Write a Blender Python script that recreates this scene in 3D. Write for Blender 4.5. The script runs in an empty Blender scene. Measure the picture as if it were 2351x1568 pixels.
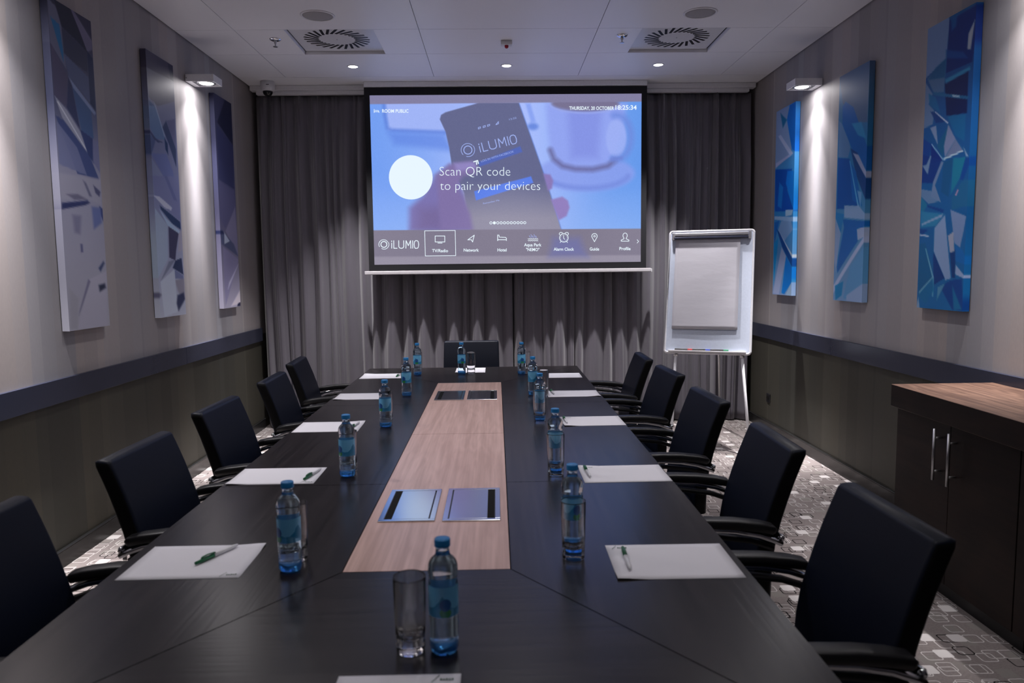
import bpy, bmesh, math, random
import numpy as np
from mathutils import Vector, Matrix
random.seed(7)
S = bpy.context.scene
C = S.collection

# ------------------------------------------------------------------ camera
W_, H_, F_ = 2351., 1568., 1720.
yv = np.array([(1138 - W_/2)/F_, (617 - H_/2)/F_, 1.]); yv /= np.linalg.norm(yv)
dn = np.array([0.0115, 1., 0.]); dn[2] = -(dn[0]*yv[0] + dn[1]*yv[1])/yv[2]; dn /= np.linalg.norm(dn)
zv = -dn; xv = np.cross(yv, zv)
if xv[0] < 0: xv = -xv
R3 = np.array([xv, yv, zv])
cd = bpy.data.cameras.new('camera'); cam = bpy.data.objects.new('camera', cd); C.objects.link(cam)
cd.sensor_width = 36; cd.lens = F_/W_*36; cd.clip_start = .05
cm = Matrix.Identity(4)
for i in range(3):
    cm[i][0] = R3[i][0]; cm[i][1] = -R3[i][1]; cm[i][2] = -R3[i][2]
cm[0][3], cm[1][3], cm[2][3] = 0, 0, 1.475
cam.matrix_world = cm
cd.dof.use_dof = True; cd.dof.focus_distance = 5.0; cd.dof.aperture_fstop = 4.5
S.camera = cam

# ------------------------------------------------------------------ view + world
S.view_settings.view_transform = 'Standard'; S.view_settings.look = 'None'
S.view_settings.gamma = 1; S.view_settings.exposure = 0; S.view_settings.use_curve_mapping = False
w = bpy.data.worlds.new('world'); S.world = w; w.use_nodes = True
w.node_tree.nodes['Background'].inputs[0].default_value = (.4, .4, .5, 1)
w.node_tree.nodes['Background'].inputs[1].default_value = .05

# light strengths (each lamp's own light is made in its builder)
P_DOWN_FAR, P_DOWN_MID, P_DOWN_NEAR = 300, 43, 20
P_WALL = (400, 260, 260, 70, 2.5)      # beams from narrow to wide and lens glow
LAMP_COL = (1.0, .955, .97)

PI = math.pi
XL, XR, YB, YF, ZC = -2.21, 2.42, 7.30, -1.3, 3.14

# ------------------------------------------------------------------ helpers
def srgb(r, g, b, k=1.):
    f = lambda c: (c/12.92 if c <= .04045 else ((c+.055)/1.055)**2.4)
    return (f(r/255)*k, f(g/255)*k, f(b/255)*k, 1)

def obj(name, bm, m, parent=None, smooth=False):
    me = bpy.data.meshes.new(name)
    if isinstance(bm, bmesh.types.BMesh):
        bmesh.ops.recalc_face_normals(bm, faces=bm.faces)
        bm.to_mesh(me); bm.free()
    else:
        me = bm; me.name = name
    if smooth: me.polygons.foreach_set('use_smooth', [True]*len(me.polygons))
    if m is not None: me.materials.append(m)
    o = bpy.data.objects.new(name, me); C.objects.link(o)
    if parent: o.parent = parent
    return o

def thing(name, label, cat, loc=(0, 0, 0), rz=0, group=None):
    o = bpy.data.objects.new(name, None); C.objects.link(o); o.empty_display_size = .05
    o.location = loc; o.rotation_euler = (0, 0, rz); o['label'] = label; o['category'] = cat
    if group: o['group'] = group
    return o

def tag(o, label, cat, group=None):
    o['label'] = label; o['category'] = cat
    if group: o['group'] = group
    return o

def struct(name, bm, m):
    o = obj(name, bm, m); o['kind'] = 'structure'; return o

def dup(root, loc, rz, label, group=None):
    r = root.copy(); C.objects.link(r); r.location = loc; r.rotation_euler = (0, 0, rz); r['label'] = label
    if group: r['group'] = group
    def rec(src, dst):
        for ch in list(src.children):
            c = ch.copy(); C.objects.link(c); c.parent = dst; rec(ch, c)
    rec(root, r); return r

def box(bm, x0, x1, y0, y1, z0, z1, bev=0, seg=2):
    vs = [bm.verts.new(p) for p in [(x0,y0,z0),(x1,y0,z0),(x1,y1,z0),(x0,y1,z0),(x0,y0,z1),(x1,y0,z1),(x1,y1,z1),(x0,y1,z1)]]
    fs = [bm.faces.new([vs[i] for i in q]) for q in [(3,2,1,0),(4,5,6,7),(0,1,5,4),(1,2,6,5),(2,3,7,6),(3,0,4,7)]]
    if bev:
        es = set(e for f in fs for e in f.edges)
        bmesh.ops.bevel(bm, geom=list(es), offset=bev, segments=seg, profile=.6, affect='EDGES')
    return bm

def B(*a, **k):
    return box(bmesh.new(), *a, **k)

def lathe(bm, prof, n=24, cx=0, cy=0, z=0, closed=False, wob=None):
    rings = []
    for (r, h) in prof:
        if r < 1e-6: rings.append([bm.verts.new((cx, cy, z+h))]); continue
        ring = []
        for i in range(n):
            a = 2*PI*i/n; rr = r*(wob(a, h) if wob else 1)
            ring.append(bm.verts.new((cx+rr*math.cos(a), cy+rr*math.sin(a), z+h)))
        rings.append(ring)
    pr = list(zip(rings, rings[1:]))
    if closed: pr.append((rings[-1], rings[0]))
    for a, b in pr:
        if len(a) == 1 and len(b) == 1: continue
        for i in range(n):
            j = (i+1) % n
            if len(a) == 1: bm.faces.new((a[0], b[i], b[j]))
            elif len(b) == 1: bm.faces.new((a[i], a[j], b[0]))
            else: bm.faces.new((a[i], a[j], b[j], b[i]))
    return bm

def tube(bm, pts, r, n=10, flat=None, cap=True):
    """sweep; flat=(half width along local y side, half thickness) for rounded bars"""
    pts = [Vector(p) for p in pts]; rings = []
    up = Vector((0, 0, 1))
    for i, p in enumerate(pts):
        t = (pts[min(i+1, len(pts)-1)] - pts[max(i-1, 0)]).normalized()
        s = t.cross(up)
        if s.length < 1e-3: s = t.cross(Vector((0, 1, 0)))
        s.normalize(); u = s.cross(t).normalized()
        ri = r[i] if isinstance(r, (list, tuple)) else r
        ring = []
        for k in range(n):
            a = 2*PI*k/n
            if flat:
                hw, ht = flat; c_, s_ = math.cos(a), math.sin(a); e = .45
                q = s*(hw*ri*math.copysign(abs(c_)**e, c_)) + u*(ht*ri*math.copysign(abs(s_)**e, s_))
            else: q = s*(ri*math.cos(a)) + u*(ri*math.sin(a))
            ring.append(bm.verts.new(p+q))
        rings.append(ring)
    for a, b in zip(rings, rings[1:]):
        for k in range(n):
            j = (k+1) % n; bm.faces.new((a[k], a[j], b[j], b[k]))
    if cap:
        bm.faces.new(rings[0][::-1]); bm.faces.new(rings[-1])
    return bm

def prism(bm, poly, z0, z1):
    a = [bm.verts.new((x, y, z0)) for x, y in poly]; b = [bm.verts.new((x, y, z1)) for x, y in poly]
    bm.faces.new(a[::-1]); bm.faces.new(b); n = len(poly)
    for i in range(n):
        j = (i+1) % n; bm.faces.new((a[i], a[j], b[j], b[i]))
    return bm

def arc(p0, p1, n, bulge):   # 2-D helper for curved tubes
    out = []
    for i in range(n+1):
        t = i/n; out.append(tuple(a+(b-a)*t for a, b in zip(p0, p1))[:2] + (p0[2]+(p1[2]-p0[2])*t + bulge*4*t*(1-t),))
    return out

# ------------------------------------------------------------------ materials
def mat(name, col=(.5,.5,.5,1), rough=.5, metal=0, spec=.5, trans=0, ior=1.45, emit=None, es=0, coat=0, sheen=0):
    m = bpy.data.materials.new(name); m.use_nodes = True
    b = m.node_tree.nodes['Principled BSDF']; I = b.inputs
    I['Base Color'].default_value = col; I['Roughness'].default_value = rough; I['Metallic'].default_value = metal
    I['Specular IOR Level'].default_value = spec; I['Transmission Weight'].default_value = trans; I['IOR'].default_value = ior
    I['Coat Weight'].default_value = coat; I['Sheen Weight'].default_value = sheen
    if emit: I['Emission Color'].default_value = emit; I['Emission Strength'].default_value = es
    return m

class N:
    """tiny node helper"""
    def __init__(s, m): s.m = m; s.t = m.node_tree; s.b = s.t.nodes['Principled BSDF']
    def n(s, k, **p):
        o = s.t.nodes.new(k)
        for a, v in p.items(): setattr(o, a, v)
        return o
    def put(s, sock, v):
        if hasattr(v, 'is_output'): s.t.links.new(v, sock)
        else: sock.default_value = v
    def math(s, op, a, b=0., c=0.):
        o = s.n('ShaderNodeMath', operation=op)
        for i, v in enumerate((a, b, c)): s.put(o.inputs[i], v)
        return o.outputs[0]
    def vm(s, op, a, b=(0, 0, 0)):
        o = s.n('ShaderNodeVectorMath', operation=op); s.put(o.inputs[0], a)
        if op == 'SCALE': s.put(o.inputs['Scale'], b)
        else: s.put(o.inputs[1], b)
        return o.outputs['Value'] if op in ('LENGTH', 'DISTANCE', 'DOT_PRODUCT') else o.outputs[0]
    def mix(s, f, a, b):
        o = s.n('ShaderNodeMix', data_type='RGBA'); s.put(o.inputs[0], f); s.put(o.inputs[6], a); s.put(o.inputs[7], b); return o.outputs[2]
    def obj(s): return s.n('ShaderNodeTexCoord').outputs['Object']
    def pos(s): return s.n('ShaderNodeNewGeometry').outputs['Position']
    def sep(s, v):
        o = s.n('ShaderNodeSeparateXYZ'); s.put(o.inputs[0], v); return o.outputs
    def comb(s, x, y, z):
        o = s.n('ShaderNodeCombineXYZ')
        for i, v in enumerate((x, y, z)): s.put(o.inputs[i], v)
        return o.outputs[0]
    def noise(s, v, sc, det=3, rough=.5):
        o = s.n('ShaderNodeTexNoise'); s.put(o.inputs['Vector'], v); o.inputs['Scale'].default_value = sc
        o.inputs['Detail'].default_value = det; o.inputs['Roughness'].default_value = rough; return o.outputs
    def ramp(s, f, stops):
        o = s.n('ShaderNodeValToRGB'); e = o.color_ramp.elements
        while len(e) < len(stops): e.new(.5)
        for q, (p, c) in zip(e, stops): q.position = p; q.color = c
        s.put(o.inputs[0], f); return o.outputs[0]
    def bump(s, h, st=.2, d=.002):
        o = s.n('ShaderNodeBump'); o.inputs['Strength'].default_value = st; o.inputs['Distance'].default_value = d
        s.put(o.inputs['Height'], h); s.t.links.new(o.outputs[0], s.b.inputs['Normal'])
    def base(s, c): s.put(s.b.inputs['Base Color'], c)

def wallpaper(name, warm, cool, dark, sheen_r=.55):
    m = mat(name, rough=sheen_r, spec=.25); q = N(m); x, y, z = q.sep(q.pos())
    def stripes(sc, off):
        v = q.n('ShaderNodeTexVoronoi', voronoi_dimensions='1D'); q.put(v.inputs['W'], q.math('ADD', y, off)); v.inputs['Scale'].default_value = sc
        return q.sep(v.outputs['Color'])
    a = stripes(2.6, 3.7); b = stripes(8., 11.3)
    f = q.math('ADD', q.math('MULTIPLY', a[0], .7), q.math('MULTIPLY', b[0], .3))
    c = q.mix(f, warm, cool)
    g = q.math('ADD', q.math('MULTIPLY', a[1], .6), q.math('MULTIPLY', b[1], .4))
    c = q.mix(q.math('MULTIPLY', g, .62), c, dark)
    w1 = q.noise(q.comb(q.math('MULTIPLY', y, 300.), q.math('MULTIPLY', z, 40.), x), 1., 2)[0]
    c = q.mix(q.math('MULTIPLY', w1, .22), c, dark)
    q.base(c); q.bump(w1, .12, .001); return m

def wood(name, dark, light, axis='y', rough=.4, sc=1., spec=.5, amt=1., ring=.25, bmp=.3):
    m = mat(name, rough=rough, spec=spec); q = N(m); x, y, z = q.sep(q.pos())
    if axis == 'y': v = q.comb(q.math('MULTIPLY', x, 60*sc), q.math('MULTIPLY', y, 1.6*sc), q.math('MULTIPLY', z, 60*sc)); v2 = q.comb(q.math('MULTIPLY', x, 7*sc), q.math('MULTIPLY', y, .9*sc), z)
    elif axis == 'x': v = q.comb(q.math('MULTIPLY', x, 1.6*sc), q.math('MULTIPLY', y, 60*sc), q.math('MULTIPLY', z, 60*sc)); v2 = q.comb(q.math('MULTIPLY', x, .9*sc), q.math('MULTIPLY', y, 7*sc), z)
    else: v = q.comb(q.math('MULTIPLY', x, 60*sc), q.math('MULTIPLY', y, 60*sc), q.math('MULTIPLY', z, 1.6*sc)); v2 = q.comb(q.math('MULTIPLY', x, 7*sc), q.math('MULTIPLY', y, 7*sc), z)
    n1 = q.noise(v, 1.2, 5, .6)[0]; n2 = q.noise(v2, 1.6, 3)[0]
    rw = ring; tri = q.math('PINGPONG', q.math('MULTIPLY', n2, 9.), .5); rg = q.math('MULTIPLY', tri, 2.)
    f = q.math('ADD', q.math('MULTIPLY', n1, (1-rw)*amt), q.math('MULTIPLY', rg, rw*amt))
    q.base(q.ramp(f, [(.36, dark), (.66, light)])); q.bump(n1, bmp, .0012); return m

def carpet():
    m = mat('carpet', rough=.95, spec=.1); q = N(m); p = q.pos()
    col = q.mix(q.noise(p, 120, 2)[0], (.19, .163, .157, 1), (.32, .28, .268, 1))
    def layer(col, cell, ox, oy, thr, c, fill, wd=.0022, alpha=1.):
        P = q.vm('SCALE', q.vm('ADD', p, (ox, oy, 0)), 1/cell)
        P = q.comb(q.sep(P)[0], q.sep(P)[1], 0.)
        idv = q.vm('FLOOR', P); fr = q.vm('SUBTRACT', q.vm('FRACTION', P), (.5, .5, 0))
        wn = q.n('ShaderNodeTexWhiteNoise', noise_dimensions='3D'); q.put(wn.inputs['Vector'], q.vm('ADD', idv, (ox*7, oy*13, 1.7)))
        r = q.sep(wn.outputs['Color'])
        off = q.comb(q.math('MULTIPLY', q.math('SUBTRACT', r[0], .5), .22), q.math('MULTIPLY', q.math('SUBTRACT', r[1], .5), .22), 0.)
        l = q.vm('SCALE', q.vm('ADD', fr, off), cell)
        ab = q.vm('SUBTRACT', q.vm('ABSOLUTE', l), (.019, .019, 0)); mx = q.vm('MAXIMUM', ab, (0, 0, 0))
        sd = q.math('SUBTRACT', q.vm('LENGTH', mx), .0105)
        if fill: k = q.math('LESS_THAN', sd, 0.)
        else: k = q.math('LESS_THAN', q.math('ABSOLUTE', sd), wd)
        k = q.math('MULTIPLY', k, q.math('LESS_THAN', wn.outputs['Value'], thr))
        return q.mix(q.math('MULTIPLY', k, alpha), col, c)
    wh = (.62, .58, .56, 1); bk = (.02, .017, .017, 1); gr = (.27, .25, .23, 1)
    col = layer(col, .115, .31, .17, .30, gr, True, alpha=.8)
    col = layer(col, .100, .02, .05, .40, (.3, .27, .25, 1), False, .0014)
    col = layer(col, .100, .12, .67, .40, wh, False, .0019)
    col = layer(col, .105, .55, .81, .42, bk, False, .0027)
    col = layer(col, .125, .37, .48, .30, gr, True, alpha=.6)
    col = layer(col, .100, .73, .29, .42, wh, False)
    col = layer(col, .112, .44, .63, .38, wh, False)
    col = layer(col, .115, .83, .93, .22, bk, False, .0027)
    col = layer(col, .120, .91, .37, .17, (.72, .68, .66, 1), True)
    q.base(col); return m

def cloth(name, a, b, sc=400, rough=.9, sheen=.3):
    m = mat(name, rough=rough, spec=.2, sheen=sheen); q = N(m); n = q.noise(q.obj(), sc, 2)[0]
    q.base(q.mix(n, a, b)); q.bump(n, .15, .0006); return m

def leather(name, c, rough=.5):
    m = mat(name, c, rough, spec=.22); q = N(m); v = q.n('ShaderNodeTexVoronoi'); q.put(v.inputs['Vector'], q.obj()); v.inputs['Scale'].default_value = 350
    q.bump(v.outputs['Distance'], .18, .0005); n = q.noise(q.obj(), 6, 2)[0]
    q.base(q.mix(n, c, tuple(k*1.25 for k in c[:3])+(1,))); return m

def speck(name, c, rough, metal=0, sc=60, amt=.08, **k):
    """plain painted / plastic / metal surface with slight procedural variation"""
    m = mat(name, c, rough, metal, **k); q = N(m); n = q.noise(q.obj(), sc, 3)[0]
    q.base(q.mix(n, tuple(v*(1-amt) for v in c[:3])+(1,), tuple(min(1, v*(1+amt)) for v in c[:3])+(1,))); return m

M = {}
M['ceiling'] = speck('ceiling_paint', (.84, .84, .88, 1), .42, sc=900, amt=.05, spec=.5)
M['gap'] = speck('dark_gap', (.02, .02, .025, 1), .9)
M['wall_up'] = wallpaper('striped_wallpaper', (.48, .42, .395, 1), (.38, .40, .45, 1), (.15, .145, .155, 1))
M['wall_low'] = wallpaper('dark_striped_wallpaper', (.098, .090, .068, 1), (.066, .068, .060, 1), (.016, .016, .014, 1))
M['wall_back'] = speck('back_wall_paint', (.35, .34, .36, 1), .8)
M['band'] = speck('dado_laminate', (.032, .036, .060, 1), .25, sc=200)
M['skirt'] = speck('baseboard_gloss', (.018, .018, .018, 1), .25, sc=20, spec=.35)
M['carpet'] = carpet()
M['curtain'] = cloth('curtain_satin', (.110, .102, .125, 1), (.150, .140, .165, 1), 500, .42, .5)
M['dwood_y'] = wood('dark_oak_lengthwise', (.006, .005, .006, 1), (.022, .018, .019, 1), 'y', .26, spec=.5, ring=0., bmp=.28)
M['dwood_x'] = wood('dark_oak_crosswise', (.006, .005, .006, 1), (.022, .018, .019, 1), 'x', .26, spec=.5, ring=0., bmp=.28)
M['lwood'] = wood('pale_walnut_inlay', (.52, .34, .285, 1), (.70, .48, .42, 1), 'y', .3, .8, ring=.10)
M['cwood_y'] = wood('walnut_worktop', (.10, .055, .038, 1), (.19, .11, .075, 1), 'y', .4, .8)
M['cwood_z'] = wood('dark_wenge_front', (.007, .0035, .003, 1), (.016, .008, .006, 1), 'y', .5, .7, .25)
M['steel'] = speck('brushed_steel', (.62, .65, .70, 1), .17, 1, sc=300)
M['chrome'] = speck('chrome', (.75, .76, .80, 1), .12, 1)
M['satin'] = speck('satin_metal', (.55, .55, .57, 1), .35, 1)
M['black'] = speck('black_plastic', (.012, .012, .014, 1), .4)
M['brush'] = cloth('black_bristle', (.002, .002, .002, 1), (.012, .012, .011, 1), 900, .9, 0)
M['leather'] = leather('black_leather', (.0030, .0052, .0140, 1), .45)
M['leather_side'] = leather('black_leather_side', (.0025, .0025, .003, 1), .5)
M['white'] = speck('white_enamel', (.75, .75, .78, 1), .4)
M['offwhite'] = speck('off_white_plastic', (.66, .66, .69, 1), .32)
M['grille'] = speck('speaker_grille', (.33, .32, .33, 1), .8, sc=800, amt=.3)
M['paper'] = speck('writing_paper', (.74, .73, .78, 1), .7, sc=300, amt=.02)
M['ink'] = speck('grey_green_ink', (.10, .16, .13, 1), .7)
M['green'] = speck('green_plastic', (.01, .13, .05, 1), .3)
M['penwhite'] = speck('white_pen_plastic', (.72, .72, .75, 1), .3)
M['cap'] = speck('blue_cap_plastic', (.02, .22, .55, 1), .35)
M['board'] = speck('whiteboard_surface', (.60, .66, .78, 1), .3)
M['pad'] = None
M['screenblack'] = speck('screen_border_cloth', (.010, .010, .013, 1), .85)
M['red'] = speck('red_lens', (.35, .01, .03, 1), .25)
M['redp'] = speck('red_marker', (.55, .02, .02, 1), .4); M['bluep'] = speck('blue_marker', (.02, .06, .45, 1), .4); M['greenp'] = speck('green_marker', (.02, .28, .12, 1), .4)
M['glassdome'] = speck('smoked_dome', (.01, .01, .012, 1), .06)
M['lens'] = mat('lamp_lens', (1, 1, 1, 1), .5, emit=(1, .97, .95, 1), es=14)

m = mat('flip_paper', (.56, .55, .60, 1), .75); q = N(m); v = q.obj(); s = q.sep(v)
q.bump(q.noise(q.comb(s[0], s[1], q.math('MULTIPLY', s[2], 2.4)), 7, 4)[0], .07, .02); M['pad'] = m

def clear(name, tint, ior, rough=0.):
    m = mat(name, tint, rough, trans=1, ior=ior, spec=.5); q = N(m)
    q.bump(q.noise(q.obj(), 40, 2)[0], .03, .001); return m
M['glass'] = clear('clear_glass', (1, 1, 1, 1), 1.45)
M['bottle'] = clear('bottle_water', (.70, .88, 1, 1), 1.33)
M['bottle_base'] = mat('blue_bottle_foot', (.13, .50, 1.0, 1), .10, trans=.75, ior=1.33, coat=.6)

def label_mat():
    m = mat('bottle_label', (.10, .35, .60, 1), .3); q = N(m); t = q.t
    x, y, z = q.sep(q.obj())
    h = q.math('DIVIDE', q.math('SUBTRACT', z, .077), .061)
    ang = q.math('ARCTAN2', x, q.math('MULTIPLY', y, -1.))
    n = q.noise(q.obj(), 55, 3)[0]
    peak = q.math('SUBTRACT', .72, q.math('MULTIPLY', q.math('ABSOLUTE', q.math('SINE', q.math('MULTIPLY', ang, 1.5))), .45))
    mt = q.math('LESS_THAN', q.math('ADD', h, q.math('MULTIPLY', q.math('SUBTRACT', n, .5), .3)), peak)
    c = q.mix(mt, (.22, .66, 1, 1), (.03, .30, .58, 1))
    gd = q.math('ADD', q.math('POWER', q.math('SUBTRACT', ang, .2), 2.), q.math('POWER', q.math('MULTIPLY', q.math('SUBTRACT', h, .16), 2.4), 2.))
    c = q.mix(q.math('LESS_THAN', gd, .16), c, (.04, .30, .05, 1))
    gd2 = q.math('ADD', q.math('POWER', q.math('SUBTRACT', ang, .2), 2.), q.math('POWER', q.math('MULTIPLY', q.math('SUBTRACT', h, .42), 2.), 2.))
    c = q.mix(q.math('LESS_THAN', gd2, .16), c, (.02, .10, .35, 1))
    q.base(c)
    tr = q.n('ShaderNodeBsdfTransparent'); tr.inputs[0].default_value = (.65, .85, 1, 1)
    mx = q.n('ShaderNodeMixShader'); mx.inputs[0].default_value = .75
    t.links.new(tr.outputs[0], mx.inputs[1]); t.links.new(q.b.outputs[0], mx.inputs[2])
    t.links.new(mx.outputs[0], t.nodes['Material Output'].inputs[0]); return m
M['label'] = label_mat()

def attr_mat(name, emit=False, rough=.45, k=1.):
    m = mat(name, rough=rough, spec=.35); q = N(m); a = q.n('ShaderNodeAttribute', attribute_name='art')
    if emit:
        q.base((.02, .02, .02, 1)); q.put(q.b.inputs['Emission Color'], a.outputs['Color']); q.b.inputs['Emission Strength'].default_value = k
        q.b.inputs['Roughness'].default_value = .9; q.b.inputs['Specular IOR Level'].default_value = .05
    else:
        n = q.noise(q.obj(), 600, 2)[0]; q.base(a.outputs['Color']); q.bump(n, .25, .0006)
    return m

# ------------------------------------------------------------------ soft polygon painter (prints and projected picture)
def lin(c): c = np.asarray(c, float)/255; return np.where(c <= .04045, c/12.92, ((c+.055)/1.055)**2.4)
def sdpoly(px, py, poly):
    d = np.full(px.shape, 1e9); ins = np.zeros(px.shape, bool); n = len(poly)
    for i in range(n):
        x0, y0 = poly[i]; x1, y1 = poly[(i+1) % n]
        ex, ey = x1-x0, y1-y0; L = ex*ex+ey*ey+1e-12
        t = np.clip(((px-x0)*ex+(py-y0)*ey)/L, 0, 1)
        d = np.minimum(d, np.hypot(px-x0-t*ex, py-y0-t*ey))
        c = (y0 > py) != (y1 > py)
        with np.errstate(divide='ignore', invalid='ignore'):
            xi = x0 + (py-y0)*ex/(ey if abs(ey) > 1e-12 else 1e-12)
        ins ^= c & (px < xi)
    return np.where(ins, -d, d)
def paint(img, px, py, poly, col, soft=1., alpha=1.):
    d = sdpoly(px, py, poly); a = np.clip(.5 - d/(2*soft), 0, 1); a = a*a*(3-2*a)*alpha
    img += (np.asarray(col, float) - img)*a[..., None]
def stroke(img, px, py, pts, wd, col, soft=1., alpha=1.):
    d = np.full(px.shape, 1e9)
    for (x0, y0), (x1, y1) in zip(pts, pts[1:]):
        ex, ey = x1-x0, y1-y0; L = ex*ex+ey*ey+1e-12
        t = np.clip(((px-x0)*ex+(py-y0)*ey)/L, 0, 1); d = np.minimum(d, np.hypot(px-x0-t*ex, py-y0-t*ey))
    a = np.clip(.5 - (d-wd/2)/(2*soft), 0, 1)*alpha
    img += (np.asarray(col, float) - img)*a[..., None]
def ell(cx, cy, rx, ry, a0=0, a1=360, n=40, rot=0):
    r = math.radians(rot); o = []
    for i in range(n+1):
        a = math.radians(a0+(a1-a0)*i/n); x, y = rx*math.cos(a), ry*math.sin(a)
        o.append((cx+x*math.cos(r)-y*math.sin(r), cy+x*math.sin(r)+y*math.cos(r)))
    return o
def bil(q, u, v):
    (ax, ay), (bx, by), (cx, cy), (dx, dy) = q
    x = (1-v)*((1-u)*ax+u*bx)+v*((1-u)*dx+u*cx); y = (1-v)*((1-u)*ay+u*by)+v*((1-u)*dy+u*cy); return x, y

def grid_mesh(name, P, cols):
    """P (ny,nx,3) points, cols (ny,nx,3) linear colours -> mesh with colour attribute"""
    ny, nx = P.shape[:2]
    idx = np.arange(ny*nx).reshape(ny, nx)
    f = np.stack([idx[:-1, :-1], idx[:-1, 1:], idx[1:, 1:], idx[1:, :-1]], -1).reshape(-1, 4)
    me = bpy.data.meshes.new(name); me.from_pydata(P.reshape(-1, 3).tolist(), [], f.tolist())
    at = me.color_attributes.new('art', 'FLOAT_COLOR', 'POINT')
    c = np.ones((ny*nx, 4), np.float32); c[:, :3] = cols.reshape(-1, 3); at.data.foreach_set('color', c.ravel())
    return me
# ------------------------------------------------------------------ the room
struct('floor', B(XL-.1, XR+.1, YF-.1, YB+.1, -.1, 0), M['carpet'])
def walls(nm, x0, x1):
    return B(x0, x1, YF-.1, YB+.1, 0, ZC+.12)
# left / right walls: an upper papered panel and a lower dark papered panel
def side_wall(nm, x, sgn):
    lo, hi = (x-.12*sgn, x) if sgn > 0 else (x, x-.12*sgn)
    o = struct(nm, B(lo, hi, YF-.1, YB+.1, .89, ZC+.12), M['wall_up'])
    l = obj('lower_panel', B(lo-.0*sgn, hi, YF-.1, YB+.1, 0, .89), M['wall_low'], o); l['kind'] = 'structure'
side_wall('wall_left', XL, 1); side_wall('wall_right', XR, -1)
struct('wall_back', B(XL, XR, YB, YB+.1, 0, ZC+.12), M['wall_back'])
struct('wall_front', B(XL, XR, YF-.1, YF, 0, ZC+.12), M['wall_back'])
def band(nm, x, s):
    bm = bmesh.new(); box(bm, min(x, x+s*.022), max(x, x+s*.022), YF, 5.30, .83, .95, .0015, 1)
    box(bm, min(x, x+s*.022), max(x, x+s*.022), 5.303, 7.04, .83, .95, .0015, 1); struct(nm, bm, M['band'])
band('trim_1', XL, 1); band('trim_2', XR, -1)
def skirt(nm, x, s):
    bm = bmesh.new(); box(bm, min(x, x+s*.014), max(x, x+s*.014), YF, 7.04, 0, .085, .002, 1)
    box(bm, min(x, x+s*.018), max(x, x+s*.018), YF, 7.04, .086, .094, .002, 1); struct(nm, bm, M['skirt'])
skirt('baseboard_left', XL, 1); skirt('baseboard_right', XR, -1)

# ceiling: slabs with narrow joints, openings for the two air outlets
xb = [XL+.010, -1.79, -1.45, -.83, -.513, .738, 1.05, 1.675, 1.99, XR-.010]
yb = [YF, .42, 1.67, 2.92, 4.17, 5.41, 6.01, 6.70, YB]
tx = {1, 4, 5, 8}; g = .0022
bm = bmesh.new(); box(bm, XL, XR, YF, YB, ZC+.06, ZC+.12)
for i in range(len(xb)-1):
    for j in range(len(yb)-1):
        if j == 5-1+0 and False: pass
        if j == 4+0+0 and False: pass
        x0, x1, y0, y1 = xb[i], xb[i+1], yb[j], yb[j+1]
        if y0 == 5.41 and (i == 2 or i == 6): continue
        gx0 = g if i in (1, 4, 5, 8) else 0; gx1 = g if (i+1) in (1, 4, 5, 8) else 0
        if j == len(yb)-2: gx0 = gx1 = 0
        box(bm, x0+gx0, x1-gx1, y0+g, y1-g, ZC, ZC+.03)
ceil = struct('ceiling', bm, M['ceiling']); ceil.data.materials.append(M['gap'])
for p in ceil.data.polygons:
    if p.center.z > ZC+.045: p.material_index = 1

# ------------------------------------------------------------------ ceiling fittings
def light(name, kind, power, loc, parent, size=.05, spot=None, blend=.5, rot=(0, 0, 0), col=LAMP_COL):
    l = bpy.data.lights.new(name, kind); l.energy = power; l.color = col
    if kind == 'SPOT': l.spot_size = math.radians(spot); l.spot_blend = blend; l.shadow_soft_size = size
    if kind == 'AREA': l.shape = 'DISK'; l.size = size
    o = bpy.data.objects.new(name, l); C.objects.link(o); o.location = loc; o.rotation_euler = rot; o.parent = parent; return o

for i, x in enumerate((-1.14, 1.362)):
    side = ('left', 'right')[i]
    t = thing('air_vent', 'square white ceiling air diffuser with a ring of dark slots, %s of the two' % side, 'air vent', (x, 5.71, ZC+.022), 0, 'square air diffusers in the ceiling')
    bm = B(-.300, .300, -.288, .288, 0, .012, .002, 1)
    obj('faceplate', bm, M['offwhite'], t)
    bm = bmesh.new()
    for k in range(26):
        a = 2*PI*k/26; tw = math.radians(38)
        c0 = Vector((math.cos(a), math.sin(a)))*.132; c1 = Vector((math.cos(a+.30), math.sin(a+.30)))*.236
        d = (c1-c0).normalized(); n_ = Vector((-d.y, d.x))*.0098
        prism(bm, [(c0-n_)[:], (c1-n_)[:], (c1+n_)[:], (c0+n_)[:]], -.0012, .001)
    sl = obj('slots', bm, M['black'], t)
    lathe_bm = lathe(bmesh.new(), [(0, -.003), (.004, -.003), (.005, 0), (.004, .002), (0, .002)], 10)
    obj('screw', lathe_bm, M['satin'], t)

for i, (x, y) in enumerate(((-1.145, 5.12), (1.373, 5.10))):
    t = thing('ceiling_speaker', 'round flush ceiling speaker with grey grille, %s one' % ('left', 'right')[i], 'speaker', (x, y, ZC), 0, 'round ceiling speakers')
    obj('trim_ring', lathe(bmesh.new(), [(.097, -.003), (.099, -.006), (.108, -.005), (.112, 0), (.097, 0)], 40, closed=True), M['white'], t, True)
    obj('grille', lathe(bmesh.new(), [(0, -.006), (.07, -.005), (.097, -.002), (.097, .002), (0, .002)], 40), M['grille'], t, True)

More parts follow.
